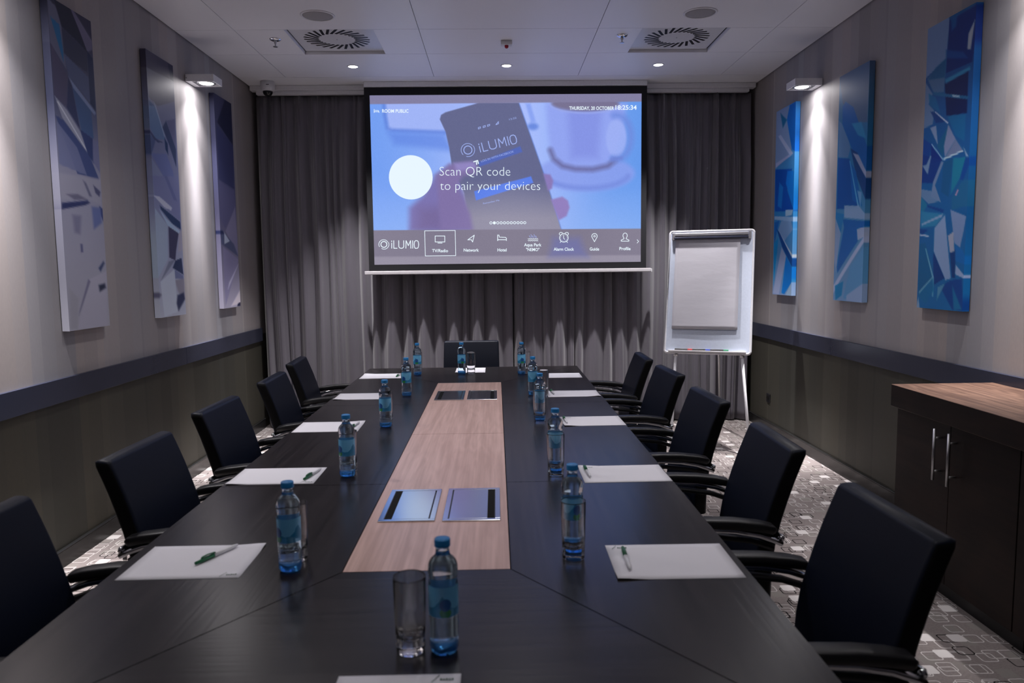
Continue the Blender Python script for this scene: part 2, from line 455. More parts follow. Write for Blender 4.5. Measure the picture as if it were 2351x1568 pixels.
def downlight(x, y, power, label, cone=118):
    t = thing('downlight', label, 'ceiling light', (x, y, ZC), 0, 'recessed round ceiling downlights')
    obj('trim_ring', lathe(bmesh.new(), [(.037, -.001), (.040, -.005), (.046, -.004), (.049, 0), (.037, 0)], 32, closed=True), M['white'], t, True)
    obj('lens', lathe(bmesh.new(), [(0, -.004), (.034, -.004), (.037, -.001), (.037, .0), (0, .0)], 32), M['lens'], t, True)
    light('bulb', 'SPOT', power, (0, 0, -.02), t, .03, cone, .75)
for x, n_ in ((-1.147, 'left downlight above the projection screen'), (.112, 'middle downlight above the projection screen'), (1.367, 'right downlight above the projection screen')):
    downlight(x, 6.36, P_DOWN_FAR*(.8 if 'middle' in n_ else 1), 'small lit round ' + n_, 68)
for y, pw, w_ in ((3.86, P_DOWN_MID, 'over the middle of the table'), (1.36, P_DOWN_NEAR, 'over the near end of the table')):
    for x, n_ in ((-1.147, 'left'), (.112, 'centre'), (1.367, 'right')):
        downlight(x, y, pw*(1.25 if n_ == 'right' and y > 2 else .6 if n_ == 'right' else 1), 'small lit round %s downlight %s' % (n_, w_))

for i, (x, y) in enumerate(((-1.566, 5.62), (.933, 5.57))):
    t = thing('fire_sprinkler', 'small chrome fire sprinkler hanging beside the %s air vent' % ('left', 'right')[i], 'sprinkler', (x, y, ZC), 0, 'fire sprinklers')
    obj('escutcheon', lathe(bmesh.new(), [(0, -.014), (.022, -.014), (.036, -.008), (.041, -.001), (.041, 0), (0, 0)], 24), M['chrome'], t, True)
    bm = lathe(bmesh.new(), [(0, -.052), (.005, -.052), (.005, -.035), (.009, -.03), (.011, -.014), (0, -.014)], 14)
    obj('nozzle', bm, M['satin'], t, True)
    obj('deflector', lathe(bmesh.new(), [(0, -.055), (.016, -.055), (.017, -.052), (0, -.052)], 18), M['satin'], t)

t = thing('motion_detector', 'small white box sensor with red lens on the ceiling', 'sensor', (.102, 5.70, ZC))
obj('housing', B(-.042, .042, -.03, .03, -.03, 0, .006, 2), M['offwhite'], t)
obj('lens', lathe(bmesh.new(), [(0, -.052), (.008, -.050), (.014, -.043), (.015, -.030), (0, -.030)], 16), M['red'], t, True)

t = thing('dome_camera', 'white dome security camera with dark lens in the left ceiling corner', 'security camera', (-1.99, 6.84, ZC))
obj('housing', lathe(bmesh.new(), [(0, -.085), (.045, -.085), (.058, -.078), (.062, -.05), (.060, 0), (0, 0)], 32), M['offwhite'], t, True)
obj('dome', lathe(bmesh.new(), [(0, -.128), (.018, -.126), (.034, -.113), (.042, -.098), (.044, -.085), (0, -.085)], 28), M['glassdome'], t, True)
obj('lettering', B(.005, .03, -.0632, -.0615, -.042, -.036), M['black'], t)

# ------------------------------------------------------------------ curtains, rail
t = thing('curtain_rail', 'white double curtain rail along the ceiling behind the screen', 'curtain rail', (0, 7.0, 3.05))
obj('rail', B(-2.19, 2.395, -.03, .05, .045, .088, .003, 1), M['offwhite'], t)
obj('track', B(-2.14, 2.34, -.012, .04, .012, .045, .003, 1), M['offwhite'], t)

def curtain(name, x0, x1, seed, label):
    rnd = random.Random(seed)
    # fold positions with uneven spacing
    xs = [x0]; 
    while xs[-1] < x1: xs.append(xs[-1] + rnd.uniform(.06, .19))
    amp = [rnd.uniform(.35, 1.) for _ in xs]
    nx = int((x1-x0)/.0045); nz = 34; X = np.linspace(x0, x1, nx)
    seg = np.searchsorted(xs, X, side='right')-1; seg = np.clip(seg, 0, len(xs)-2)
    a0 = np.array(xs)[seg]; a1 = np.array(xs)[seg+1]; tt = (X-a0)/(a1-a0)
    am = np.array(amp)[seg]; shp = np.where(seg % 2 == 0, 1, .85)
    fold = am*shp*(np.sin(PI*tt)**1.25)
    xs2 = [x0-.05]
    while xs2[-1] < x1+.05: xs2.append(xs2[-1] + rnd.uniform(.02, .06))
    am2 = np.array([rnd.uniform(0, 1)**1.6 for _ in xs2]); s2 = np.clip(np.searchsorted(xs2, X, side='right')-1, 0, len(xs2)-2)
    t2 = (X-np.array(xs2)[s2])/(np.array(xs2)[s2+1]-np.array(xs2)[s2])
    fold = .84*fold + .16*am2[s2]*np.sin(PI*t2)
    pk = np.clip(1-np.abs(((X-x0) % .165)-.08)/.02, 0, 1)     # pinch pleats at the heading
    Z = np.linspace(.012, 3.062, nz); P = np.zeros((nz, nx, 3))
    w1, w2 = rnd.uniform(0, 6), rnd.uniform(0, 6)
    for j, z in enumerate(Z):
        h = z/3.06; dr = .02*(1-h)*np.sin(X*5.1+w1) + .010*np.sin(X*2.3+h*3+w2)
        sh = .012*math.sin(h*5+w1)*np.sin(X*9+w2)
        k = .12*(1-.62*max(0, (h-.80)/.20)**.8)
        f = np.interp(X+sh, X, fold)
        P[j, :, 0] = X + dr*.35*(X-x0)*(x1-X)/((x1-x0)**2/4)
        P[j, :, 1] = 7.085 - k*f - .03*pk*max(0, (h-.86)/.14)
        P[j, :, 2] = z
    me = bpy.data.meshes.new(name); idx = np.arange(nz*nx).reshape(nz, nx)
    fc = np.stack([idx[:-1, :-1], idx[:-1, 1:], idx[1:, 1:], idx[1:, :-1]], -1).reshape(-1, 4)
    me.from_pydata(P.reshape(-1, 3).tolist(), [], fc.tolist())
    o = obj(name, me, M['curtain'], None, True)
    md = o.modifiers.new('thickness', 'SOLIDIFY'); md.thickness = .002
    return tag(o, label, 'curtain', 'dark pleated curtains')
curtain('curtain', -2.17, .155, 3, 'dark grey floor length pleated curtain hanging left, behind the left chairs')
curtain('curtain', .165, 2.375, 8, 'dark grey floor length pleated curtain hanging right, behind the flip chart')

# ------------------------------------------------------------------ projection screen
def make_screen():
    Y = 6.87; X0, X1, Z0, Z1 = -1.10, 1.328, 1.523, 3.022
    t = thing('projection_screen', 'large pull-down projection screen showing a blue menu page with phone and cup', 'projection screen', (0, Y, 0))
    obj('case', B(-1.150, 1.378, -.012, .075, 3.093, 3.139, .004, 2), M['white'], t)
    obj('black_border', B(-1.150, 1.378, 0, .003, 1.462, 3.09), M['screenblack'], t)
    bm = bmesh.new(); box(bm, -1.19, 1.421, -.014, .018, 1.433, 1.466, .006, 2)
    obj('bottom_bar', bm, M['satinwhite'], t)
    obj('end_cap', B(1.421, 1.432, -.016, .020, 1.428, 1.462, .004, 1), M['white'], t)
    quad = [(850, 218), (1471, 213), (1473, 601), (857, 609)]
    nx, ny = 400, 250
    u, v = np.meshgrid(np.linspace(0, 1, nx), np.linspace(0, 1, ny)); px, py = bil(quad, u, v)
    g_ = np.clip((px-850)/620, 0, 1)[..., None]
    img = np.array([108, 154, 240.])*(1-g_) + np.array([92, 148, 232.])*g_
    mid = np.exp(-((px-1160)/210)**2)[..., None]; img = img*(1-mid)+np.array([172, 190, 252.])*mid
    low = np.clip((py-430)/110, 0, 1)[..., None]*.5; img = img*(1-low)+np.array([152, 186, 244.])*low
    pp = lambda poly, c, s=1.2, a=1.: paint(img, px, py, poly, c, s, a)
    st = lambda pts, w_, c, s=1.2, a=1.: stroke(img, px, py, pts, w_, c, s, a)
    # blurred notebook
    pp([(884, 230), (1060, 230), (1030, 300), (892, 296)], (160, 180, 246), 5)
    st([(882, 232), (884, 262), (889, 292), (900, 297), (1020, 302)], 6, (92, 124, 214), 5, .85)
    pp([(890, 302), (1020, 304), (1040, 345), (905, 330)], (98, 134, 226), 12, .7)
    # cup, saucer
    pp(ell(1345, 395, 112, 42), (140, 158, 236), 8, .8)
    st(ell(1345, 393, 100, 36, 15, 165), 7, (110, 132, 216), 7, .8)
    pp([(1252, 236), (1436, 236), (1428, 300), (1410, 352), (1385, 376), (1330, 386), (1282, 374), (1262, 340), (1256, 290)], (146, 164, 240), 10)
    pp([(1300, 240), (1380, 240), (1372, 360), (1310, 360)], (130, 144, 226), 16, .8)
    pp(ell(1342, 236, 78, 18), (120, 114, 146), 7)
    st(ell(1342, 236, 82, 21, 5, 175), 4, (156, 172, 242), 2, .8)
    st([(1262, 342), (1270, 362), (1290, 378), (1320, 385), (1360, 386), (1395, 378), (1410, 366)], 11, (104, 104, 156), 6, .9)
    pp(ell(1414, 314, 24, 44), (158, 176, 244), 4, .9)
    st(ell(1414, 312, 34, 50, -100, 100), 14, (112, 140, 222), 7, .85)
    st([(1405, 362), (1425, 360)], 8, (110, 130, 210), 4, .8)
    pp(ell(1222, 288, 12, 8), (92, 126, 216), 6, .8)
    pp([(1205, 236), (1216, 236), (1228, 276), (1218, 280)], (132, 158, 240), 4, .8)
    # hand behind the phone
    pp([(937, 530), (938, 476), (968, 448), (996, 402), (1030, 378), (1062, 388), (1060, 430), (1078, 470), (1084, 530)], (124, 116, 176), 11)
    pp([(952, 530), (960, 478), (1010, 470), (1030, 530)], (118, 104, 152), 22, .8)
    # phone
    pp([(1009, 272), (1012, 262), (1022, 256), (1100, 234), (1190, 234), (1218, 312), (1252, 408), (1289, 528), (1080, 528), (1064, 440), (1036, 378), (1030, 336), (1022, 300)], (100, 104, 142), 1.2)
    gy = np.clip((py-410)/90, 0, 1); d = sdpoly(px, py, [(1052, 400), (1252, 400), (1289, 528), (1078, 528)]); a = np.clip(.5-d/2.4, 0, 1)*gy
    img += (np.array([150, 146, 166.])-img)*a[..., None]*.9
    st([(1190, 234), (1218, 312), (1252, 408), (1289, 528)], 2, (110, 140, 222), 1, .8)
    # thumb and fingers
    pp([(1000, 400), (1030, 375), (1080, 368), (1094, 376), (1090, 396), (1062, 402), (1046, 424), (1060, 450), (1078, 490), (1084, 527), (1010, 527)], (128, 114, 166), 8)
    pp([(1040, 372), (1088, 368), (1092, 382), (1048, 392)], (152, 142, 204), 6, .7)
    pp([(1246, 396), (1262, 398), (1269, 412), (1266, 430), (1257, 436)], (138, 122, 184), 3.5)
    pp([(1264, 456), (1290, 449), (1303, 458), (1307, 474), (1300, 494), (1282, 504)], (146, 128, 190), 3.5)
    # blue bars on the phone
    pp([(1087, 437), (1218, 402), (1223, 417), (1091, 458)], (92, 128, 232), 1)
    pp([(1096, 370), (1193, 333), (1198, 346), (1100, 380)], (84, 104, 184), 2)
    # menu bar and top strip
    pp([(840, 528), (1490, 523), (1490, 620), (840, 620)], (126, 120, 140), 1)
    pp([(840, 590), (1490, 585), (1490, 620), (840, 620)], (148, 142, 160), 3)
    pp([(1270, 545), (1330, 545), (1350, 590), (1260, 590)], (108, 112, 172), 14, .7)
    pp([(840, 200), (1490, 200), (1490, 231), (840, 238)], (130, 126, 160), 1.2)
    n_ = np.random.RandomState(1).normal(0, 1.2, img.shape[:2])[..., None]; img = np.clip(img+n_, 0, 255)
    P = np.zeros((ny, nx, 3)); P[..., 0] = X0+(X1-X0)*u; P[..., 1] = -.0015; P[..., 2] = Z1-(Z1-Z0)*v
    obj('picture', grid_mesh('picture', P, lin(img)), attr_mat('projected_picture', True, k=1.0), t)
    # photograph pixel -> place on the screen cloth (layout of the page as one reads it)
    sx = (X1-X0)/619.; sz = (Z1-Z0)/389.
    def pt(x, y):
        u_ = (x-850)/621.
        for _ in range(4):
            v_ = (y-218+5*u_)/(391-3*u_); u_ = (x-850-7*v_)/(621-5*v_)
        return X0+(X1-X0)*u_, Z1-(Z1-Z0)*v_
    bw = bmesh.new(); bl = bmesh.new()
    def line(b_, pts, w_, yy=-.003, closed=False):
        P_ = [Vector(pt(*p)) for p in pts]
        if closed: P_.append(P_[0])
        w_ = w_*sx/2
        for a_, c_ in zip(P_, P_[1:]):
            d_ = c_-a_
            if d_.length < 1e-6: continue
            d_.normalize(); n2 = Vector((-d_.y, d_.x))*w_; a2 = a_-d_*w_*.6; c2 = c_+d_*w_*.6
            f_ = b_.faces.new([b_.verts.new((k.x, yy, k.y)) for k in (a2-n2, c2-n2, c2+n2, a2+n2)])
    def disc(b_, cx, cy, r, yy=-.0028, n=48):
        c0 = pt(cx, cy); b_.faces.new([b_.verts.new((c0[0]+r*sx*math.cos(2*PI*i/n), yy, c0[1]+r*sx*math.sin(2*PI*i/n))) for i in range(n)])
    MW_ = mat('white_projected_light', (.02, .02, .02, 1), .9, emit=srgb(232, 246, 255), es=1.); MB_ = mat('pale_projected_light', (.02, .02, .02, 1), .9, emit=srgb(160, 178, 240), es=1.)
    def flush(nm, b_, m_):
        obj(nm, b_, m_, t); return bmesh.new()
    disc(bw, 942, 405, 50); bw = flush('white_disc', bw, MW_)
    def rings(b_, cx, cy, r, rot=0):
        line(b_, ell(cx, cy, r*.62, r*.62, 0, 360, 30), 1.9); line(b_, ell(cx-.5, cy, r, r, 150+rot, 330+rot, 26), 1.3)
        line(b_, ell(cx+.5, cy, r, r, -25+rot, 120+rot, 20), 1.3)
    rings(bw, 879, 561, 11); bw = flush('logo_rings', bw, MW_)
    # thin drawn word marks
    def word(b_, x, y, h, wd, w_, rot=0):
        """the logo word, drawn stroke by stroke; x,y = left end of baseline"""
        r = math.radians(rot); k = wd/66.
        def T(p):
            X_, Y_ = p[0]*k, p[1]*h; return (x+X_*math.cos(r)-Y_*math.sin(r), y-X_*math.sin(r)-Y_*math.cos(r))
        L_ = [[(1, 0), (1, .68)], [(1, .86), (1, .97)], [(6, 1), (6, 0), (14, 0)],
              [(18, 1), (18, .22), (20, .05), (23, 0), (25, 0), (28, .05), (30, .22), (30, 1)],
              [(35, 0), (35.6, 1), (41, .35), (46.4, 1), (47, 0)], [(51.5, 0), (51.5, 1)],
              [(57.5, 0), (62.5, 0), (65, .14), (66, .5), (65, .86), (62.5, 1), (58.5, 1), (56, .86), (55, .5), (56, .14), (57.5, 0)]]
        for l_ in L_: line(b_, [T(p) for p in l_], w_)
    word(bw, 896, 570, 18, 63, 1.7); bw = flush('logo', bw, MW_)
    rings(bl, 1073, 342, 15, -15); bl = flush('phone_logo_rings', bl, MB_); word(bl, 1101, 347, 20, 88, 1.9, 14); bl = flush('phone_logo', bl, MB_)
    # page dots
    for k in range(11):
        if k == 1: disc(bw, 1125.5+k*7.8, 510.3-k*.06, 3.4)
        else: line(bw, ell(1125.5+k*7.8, 510.3-k*.06, 2.7, 2.7, 0, 360, 12), 1.3)
        bw = flush('page_dot', bw, MW_)
    # menu icons
    line(bw, [(973, 529), (1043, 528), (1044, 587), (974, 588)], 1.3, closed=True); bw = flush('menu_highlight_frame', bw, MW_)
    line(bw, [(997, 541), (1019, 541), (1019, 555), (997, 555)], 1.5, closed=True); line(bw, [(1003, 557.5), (1013, 557.5)], 1.5); bw = flush('menu_icon', bw, MW_)
    line(bw, [(1072, 550), (1087, 539), (1083, 555), (1080, 549.5)], 1.5, closed=True); bw = flush('menu_icon', bw, MW_)
    line(bw, [(1141, 538.5), (1141, 552)], 1.6); line(bw, [(1141, 549.5), (1161, 549.5)], 1.6); line(bw, [(1141, 538.5), (1144, 539), (1145, 543.5), (1159, 544), (1161, 546), (1161, 552)], 1.4); bw = flush('menu_icon', bw, MW_)
    for dy_ in (547.5, 551.5):
        line(bw, [(1211+i*2.1, dy_+(.9 if i % 2 else -.5)) for i in range(12)], 1.2)
    for k in range(5): line(bl, [(1214+k*3.6, 540-k % 2*3), (1217+k*3.6, 545)], 1.)
    bw = flush('menu_icon', bw, MW_); bl = flush('menu_icon_detail', bl, MB_)
    line(bw, ell(1294, 545, 10, 10, 0, 360, 24), 1.4); line(bw, [(1293.4, 539), (1293.4, 546), (1296, 548.5)], 1.3)
    for k in range(12): line(bw, [(1294+7.2*math.cos(k*PI/6), 545+7.2*math.sin(k*PI/6)), (1294+8.6*math.cos(k*PI/6), 545+8.6*math.sin(k*PI/6))], .9)
    line(bw, ell(1287.5, 535.5, 4.2, 3.2, 130, 330, 10), 1.3); line(bw, ell(1300.5, 535.5, 4.2, 3.2, 210, 410, 10), 1.3)
    line(bw, [(1287.5, 553), (1285.5, 556)], 1.3); line(bw, [(1300.5, 553), (1302.5, 556)], 1.3); bw = flush('menu_icon', bw, MW_)
    line(bw, ell(1365, 541, 6.2, 6.2, 155, 385, 20)+[(1365, 554)]+[ell(1365, 541, 6.2, 6.2, 155, 385, 20)[0]], 1.4); line(bw, ell(1365, 541, 2., 2., 0, 360, 12), 1.2); bw = flush('menu_icon', bw, MW_)
    line(bw, ell(1436, 539.5, 5, 6, 130, 410, 16)+[(1438.5, 547), (1445, 550), (1445, 552.5), (1427, 552.5), (1427, 550), (1433.5, 547)], 1.4, closed=True); bw = flush('menu_icon', bw, MW_)
    line(bw, [(1464, 549), (1467.5, 553), (1464, 557)], 1.2); bw = flush('next_arrow', bw, MW_)
    line(bw, [(860, 249.5), (860, 257)], 1.3); line(bw, [(860, 255), (871, 255)], 1.3); line(bw, [(862, 252), (870, 252.5), (871, 257)], 1.2); bw = flush('bed_icon', bw, MW_)
    # type
    def text(m_, s_, x, y, h, wd, rot=0, off=0., align='LEFT'):
        b_ = bmesh.new()
        cu = bpy.data.curves.new('type', 'FONT'); cu.body = s_; cu.size = 1; cu.offset = off; cu.resolution_u = 3
        ob = bpy.data.objects.new('type', cu); C.objects.link(ob)
        dg = bpy.context.evaluated_depsgraph_get(); me = bpy.data.meshes.new_from_object(ob.evaluated_get(dg))
        bpy.data.objects.remove(ob); co = np.array([v_.co[:2] for v_ in me.vertices]); 
        x0_, x1_ = co[:, 0].min(), co[:, 0].max(); kx = wd/(x1_-x0_); kz = h/.729
        r = math.radians(rot)
        if align == 'CENTER': x -= wd/2
        vs = []
        for a_, c_ in co:
            X_, Y_ = (a_-x0_)*kx, c_*kz; q_ = pt(x+X_*math.cos(r)-Y_*math.sin(r), y-X_*math.sin(r)-Y_*math.cos(r)); vs.append(b_.verts.new((q_[0], -.003, q_[1])))
        for p_ in me.polygons:
            try: b_.faces.new([vs[i] for i in p_.vertices])
            except ValueError: pass
        bpy.data.meshes.remove(me)
        flush('caption', b_, MW_ if m_ is None else m_)
    text(None, 'ROOM PUBLIC', 878, 257, 8, 60, off=.022)
    text(None, 'THURSDAY, 20 OCTOBER', 1305, 250, 8, 103, off=.022); text(None, '18:25:34', 1411, 249.5, 10.5, 49, off=.022)
    text(None, 'Scan QR code', 1008, 401, 22, 162, off=-.016); text(None, 'to pair your devices', 1009, 434, 22, 230, off=-.016)
    text(None, 'TV/Radio', 1008, 579, 7.5, 37, off=.018, align='CENTER'); text(None, 'Network', 1080, 577.5, 7.5, 35, off=.018, align='CENTER')
    text(None, 'Hotel', 1151, 577, 7.5, 21, off=.018, align='CENTER'); text(None, 'Aqua Park', 1222, 565, 7.5, 40, off=.018, align='CENTER')
    text(None, '"NEMO"', 1222, 576, 7.5, 31, off=.018, align='CENTER'); text(None, 'Alarm Clock', 1294, 575, 7.5, 47, off=.018, align='CENTER')
    text(None, 'Guide', 1365, 574.5, 7.5, 22, off=.018, align='CENTER'); text(None, 'Profile', 1436, 573.5, 7.5, 26, off=.018, align='CENTER')
    text(MB_, 'LOG IN WITH FACEBOOK', 1104, 370, 5, 78, 17)
    text(MB_, '12:22', 1168, 274, 4, 17, 14)
    for k, x_ in enumerate((1097, 1108, 1118)): line(bl, [(x_, 294-k*3), (x_+5, 292-k*3), (x_+5, 289-k*3), (x_, 290.5-k*3)], 1.2, closed=True)
    line(bl, [(1137, 284), (1143, 282), (1143, 277)], 1.4, closed=True)
    line(bw, [(1086, 369), (1095, 366), (1097, 373)], 2.4); line(bw, [(1092, 368), (1093, 375)], 2.4)
    text(MB_, 'Remember Me', 1108, 467, 4, 38, 12)
    flush('app_badge', bw, MW_); flush('status_icons', bl, MB_)
M['satinwhite'] = speck('white_bar_paint', (.62, .60, .62, 1), .4)
make_screen()

# ------------------------------------------------------------------ printed canvases on the walls
def canvas(side, y0, y1, z0, z1, quad, base, layers, label, group, k, sat=1.):
    """quad: front face corners (in the frame the polygons are given in) as seen left-to-right; layers: (ox, oy, scale, [(poly, colour, soft)])"""
    nx, ny = 60, 220
    u, v = np.meshgrid(np.linspace(0, 1, nx), np.linspace(0, 1, ny)); px, py = bil(quad, u, v)
    # base vertical gradient, stops (v, colour)
    img = np.zeros((ny, nx, 3)); vs_ = [s_[0] for s_ in base]
    for c_ in range(3): img[..., c_] = np.interp(v, vs_, [s_[1][c_] for s_ in base])
    rs = np.random.RandomState(int(abs(y0)*100))
    for ox, oy, sc, polys in layers:
        for pl in polys:
            poly = [(ox+a/sc, oy+b/sc) for a, b in pl[0]]
            paint(img, px, py, poly, pl[1], pl[2] if len(pl) > 2 else 1.1, .92)
    sat = ((img.max(-1)-img.min(-1))/(img.max(-1)+1))[..., None]
    tint = np.array((1.02, 1.08, .86)) if side == 'L' else 1+(np.array((.75, 1.45, 1.0))-1)*np.clip((sat-.3)/.5, 0, 1)+np.array((0, .03, -.12))*(1-sat)
    L = np.clip(lin(img)*k*tint, 0, .85)
    dep = .04; X = XL if side == 'L' else XR; s = 1 if side == 'L' else -1
    # u runs left to right in the view: on the left wall that is increasing y, on the right wall decreasing y
    ya, yb_ = (y0, y1) if side == 'L' else (y1, y0)
    P = np.zeros((ny+2, nx+2, 3)); cols = np.zeros((ny+2, nx+2, 3))
    P[1:-1, 1:-1, 0] = X+s*dep; P[1:-1, 1:-1, 1] = ya+(yb_-ya)*u; P[1:-1, 1:-1, 2] = z1-(z1-z0)*v; cols[1:-1, 1:-1] = L
    P[0], P[-1] = P[1], P[-2]; P[:, 0], P[:, -1] = P[:, 1], P[:, -2]
    P[0, 1:-1] = P[1, 1:-1]; P[-1, 1:-1] = P[-2, 1:-1]; P[0, 0] = P[1, 1]; P[0, -1] = P[1, -2]; P[-1, 0] = P[-2, 1]; P[-1, -1] = P[-2, -2]
    P[0, :, 0] = X+s*.004; P[-1, :, 0] = X+s*.004; P[:, 0, 0] = X+s*.004; P[:, -1, 0] = X+s*.004
    cols[0], cols[-1] = cols[1], cols[-2]; cols[:, 0], cols[:, -1] = cols[:, 1], cols[:, -2]
    t = thing('wall_art', label, 'wall art', (0, 0, 0), 0, group)
    o = obj('printed_canvas', grid_mesh('printed_canvas', P, cols), M['art'], t)
    bm = B(min(X, X+s*.036), max(X, X+s*.036), y0+.004, y1-.004, z0+.004, z1-.004)
    obj('stretcher_frame', bm, M['black'], t)
    return t
M['art'] = attr_mat('printed_canvas_cloth', False, .5)
GL, GR = 'grey crystal prints on the left wall', 'blue crystal prints on the right wall'
A = (90, 0, 3.919); Bc = (90, 380, 3.919)
canvas('L', 3.845, 4.245, 1.183, 2.83, [(109, 4), (212.5, 32), (250, 747), (154, 763)],
 [(0, (36, 36, 60)), (.3, (66, 68, 102)), (.5, (108, 106, 136)), (1, (128, 125, 150))],
 [(*A, [([(80,40),(150,90),(200,240),(240,620),(100,420)], (78,78,108)), ([(130,0),(260,0),(480,330),(440,415),(340,340),(200,250)], (18,20,42)),
   ([(105,195),(180,240),(215,480),(215,560)], (12,75,128)), ([(250,0),(300,60),(490,300),(490,380),(440,410),(370,250)], (88,82,115)),
   ([(300,0),(480,120),(490,270),(380,140)], (35,33,60)), ([(200,260),(440,415),(440,600),(220,500)], (38,40,65)),
   ([(440,400),(495,460),(515,930),(460,870)], (14,24,60)), ([(220,480),(450,640),(460,860),(260,680)], (62,68,105)),
   ([(110,430),(250,680),(240,960),(130,880)], (60,55,85)), ([(255,690),(290,760),(360,1130),(240,960)], (30,35,72)),
   ([(290,760),(470,940),(490,1190),(370,1140)], (45,65,110)), ([(260,680),(520,950),(500,970),(300,770)], (98,108,152)),
   ([(140,1050),(210,1080),(450,1360),(540,1560),(330,1540)], (40,50,100)), ([(135,880),(240,980),(360,1150),(430,1330),(200,1060)], (120,120,150)),
   ([(150,920),(170,930),(430,1320),(400,1290)], (165,165,190)), ([(150,1100),(330,1300),(420,1540),(170,1480)], (85,88,130)),
   ([(360,1130),(480,1190),(490,1420),(430,1340)], (28,38,85)), ([(480,1200),(535,1210),(550,1500),(480,1400)], (85,85,125))]),
  (*Bc, [([(170,70),(560,60),(560,300),(430,270),(180,300)], (118,115,142), 4), ([(230,250),(330,235),(420,270),(300,290)], (75,72,100), 3),
   ([(190,335),(420,280),(445,300),(400,325),(190,392)], (22,28,72), 2.5), ([(380,100),(410,120),(465,240),(440,240)], (72,72,102), 2.5),
   ([(480,130),(550,180),(540,230),(500,200)], (50,50,85), 2), ([(535,315),(570,340),(575,460),(550,400)], (20,30,80), 1.5),
   ([(460,330),(550,330),(560,470),(480,540)], (70,78,130), 4), ([(280,430),(360,430),(350,600),(300,590)], (88,86,118), 5),
   ([(350,690),(370,690),(375,760),(355,770)], (60,60,100), 2), ([(520,900),(570,830),(580,850),(540,930)], (30,40,80), 3),
   ([(430,1010),(600,920),(600,1440),(320,1480),(390,1180)], (130,126,154), 2), ([(520,1060),(580,1040),(590,1080),(530,1120)], (20,25,50), 4),
   ([(420,1010),(440,1030),(330,1360),(340,1300)], (85,82,115), 2), ([(250,1100),(330,1200),(320,1480),(260,1480)], (118,115,138), 4)])],
 'tall grey and violet abstract crystal canvas, nearest the camera on the left wall', GL, 1.9)
A = (310, 100, 4.612); Bc = (310, 400, 4.544)
canvas('L', 4.885, 5.285, 1.183, 2.87, [(336.4, 113), (400, 150), (425.5, 722), (365, 732.7)],
 [(0, (56, 52, 78)), (.2, (90, 92, 128)), (.5, (100, 103, 148)), (1, (142, 143, 172))],
 [(*A, [([(120,60),(360,200),(380,370),(210,340),(130,250)], (48,45,68)), ([(355,200),(415,230),(420,390),(385,370)], (25,27,52)),
   ([(130,250),(420,390),(430,600),(240,650),(150,560)], (76,74,96)), ([(150,590),(200,640),(220,700),(160,780)], (45,65,110), 2),
   ([(150,650),(210,650),(300,900),(320,1000),(220,1000),(160,880)], (75,95,140)), ([(335,800),(430,780),(440,1100)], (75,75,115)),
   ([(330,800),(440,1100),(440,1290),(360,1050),(290,870)], (35,45,85)), ([(200,600),(225,660),(320,970),(305,960)], (120,130,165)),
   ([(310,980),(345,1040),(350,1160),(320,1100)], (12,35,80)), ([(150,930),(215,1020),(170,1170)], (60,70,115)),
   ([(170,1150),(330,1150),(400,1330),(440,1568),(380,1568),(290,1380)], (85,92,148)), ([(175,1200),(300,1400),(380,1568),(190,1568)], (108,112,152)),
   ([(120,870),(150,890),(220,990),(290,1030),(240,1030),(200,1000)], (45,50,90))]),
  (*Bc, [([(180,0),(450,0),(470,470),(350,380),(200,210)], (98,100,148)), ([(300,0),(330,0),(440,260),(400,250)], (82,86,138)),
   ([(180,200),(250,220),(380,330),(370,360),(300,330)], (160,160,190)), ([(200,340),(330,520),(330,880),(220,1100)], (128,138,172)),
   ([(250,310),(470,480),(475,560),(380,500),(260,350)], (20,38,80)), ([(240,340),(320,450),(450,560),(480,600),(440,600),(330,520)], (135,150,188)),
   ([(340,530),(450,600),(420,780),(410,890),(345,860)], (45,42,75)), ([(450,600),(485,560),(490,780),(440,800)], (130,125,155)),
   ([(410,880),(250,1120),(340,900)], (95,98,130)), ([(410,890),(480,860),(500,1040),(380,970)], (25,35,72)),
   ([(390,980),(500,1050),(500,1090),(390,1080)], (85,90,135)), ([(400,1100),(510,1080),(515,1300),(440,1230)], (110,105,130), 3),
   ([(250,1120),(400,980),(430,1440),(290,1500)], (152,156,186)), ([(430,1260),(500,1230),(515,1300),(440,1430),(420,1350)], (30,35,70), 3),
   ([(205,1210),(260,1260),(240,1300),(205,1290)], (70,68,100), 3)])],
 'tall grey blue abstract crystal canvas, middle one on the left wall', GL, 2.0)
A = (470, 200, 3.017)
canvas('L', 6.02, 6.41, 1.183, 2.86, [(494.8, 213.3), (535, 238), (551.8, 704), (509, 709)],
 [(0, (40, 40, 68)), (.4, (62, 62, 98)), (.6, (78, 75, 108)), (1, (128, 122, 152))],
 [(*A, [([(75,40),(150,90),(95,240),(80,260)], (45,45,75)), ([(150,90),(197,115),(205,400),(95,240)], (20,22,48)),
   ([(90,260),(205,400),(210,700),(100,630)], (42,44,82)), ([(100,640),(210,710),(215,820),(140,970),(105,900)], (72,70,108)),
   ([(215,820),(235,1170),(140,990)], (100,95,130)), ([(105,980),(200,1080),(235,1170),(110,1080)], (60,65,100), 2),
   ([(130,1000),(170,1060),(130,1080)], (140,145,175)), ([(85,985),(120,985),(130,1010),(95,1010)], (30,35,75), 1.5), ([(120,1100),(235,1190),(130,1520)], (105,100,140)),
   ([(235,1220),(150,1400),(160,1350)], (155,150,184), 2), ([(247,1400),(247,1500),(170,1520)], (164,154,184), 2), ([(225,1500),(248,1490),(248,1520),(220,1522)], (20,22,50))])],
 'tall dark violet abstract crystal canvas on the left wall, nearest the curtain', GL, 2.3)
KB = 2.3
A = (1760, 220, 3.267)
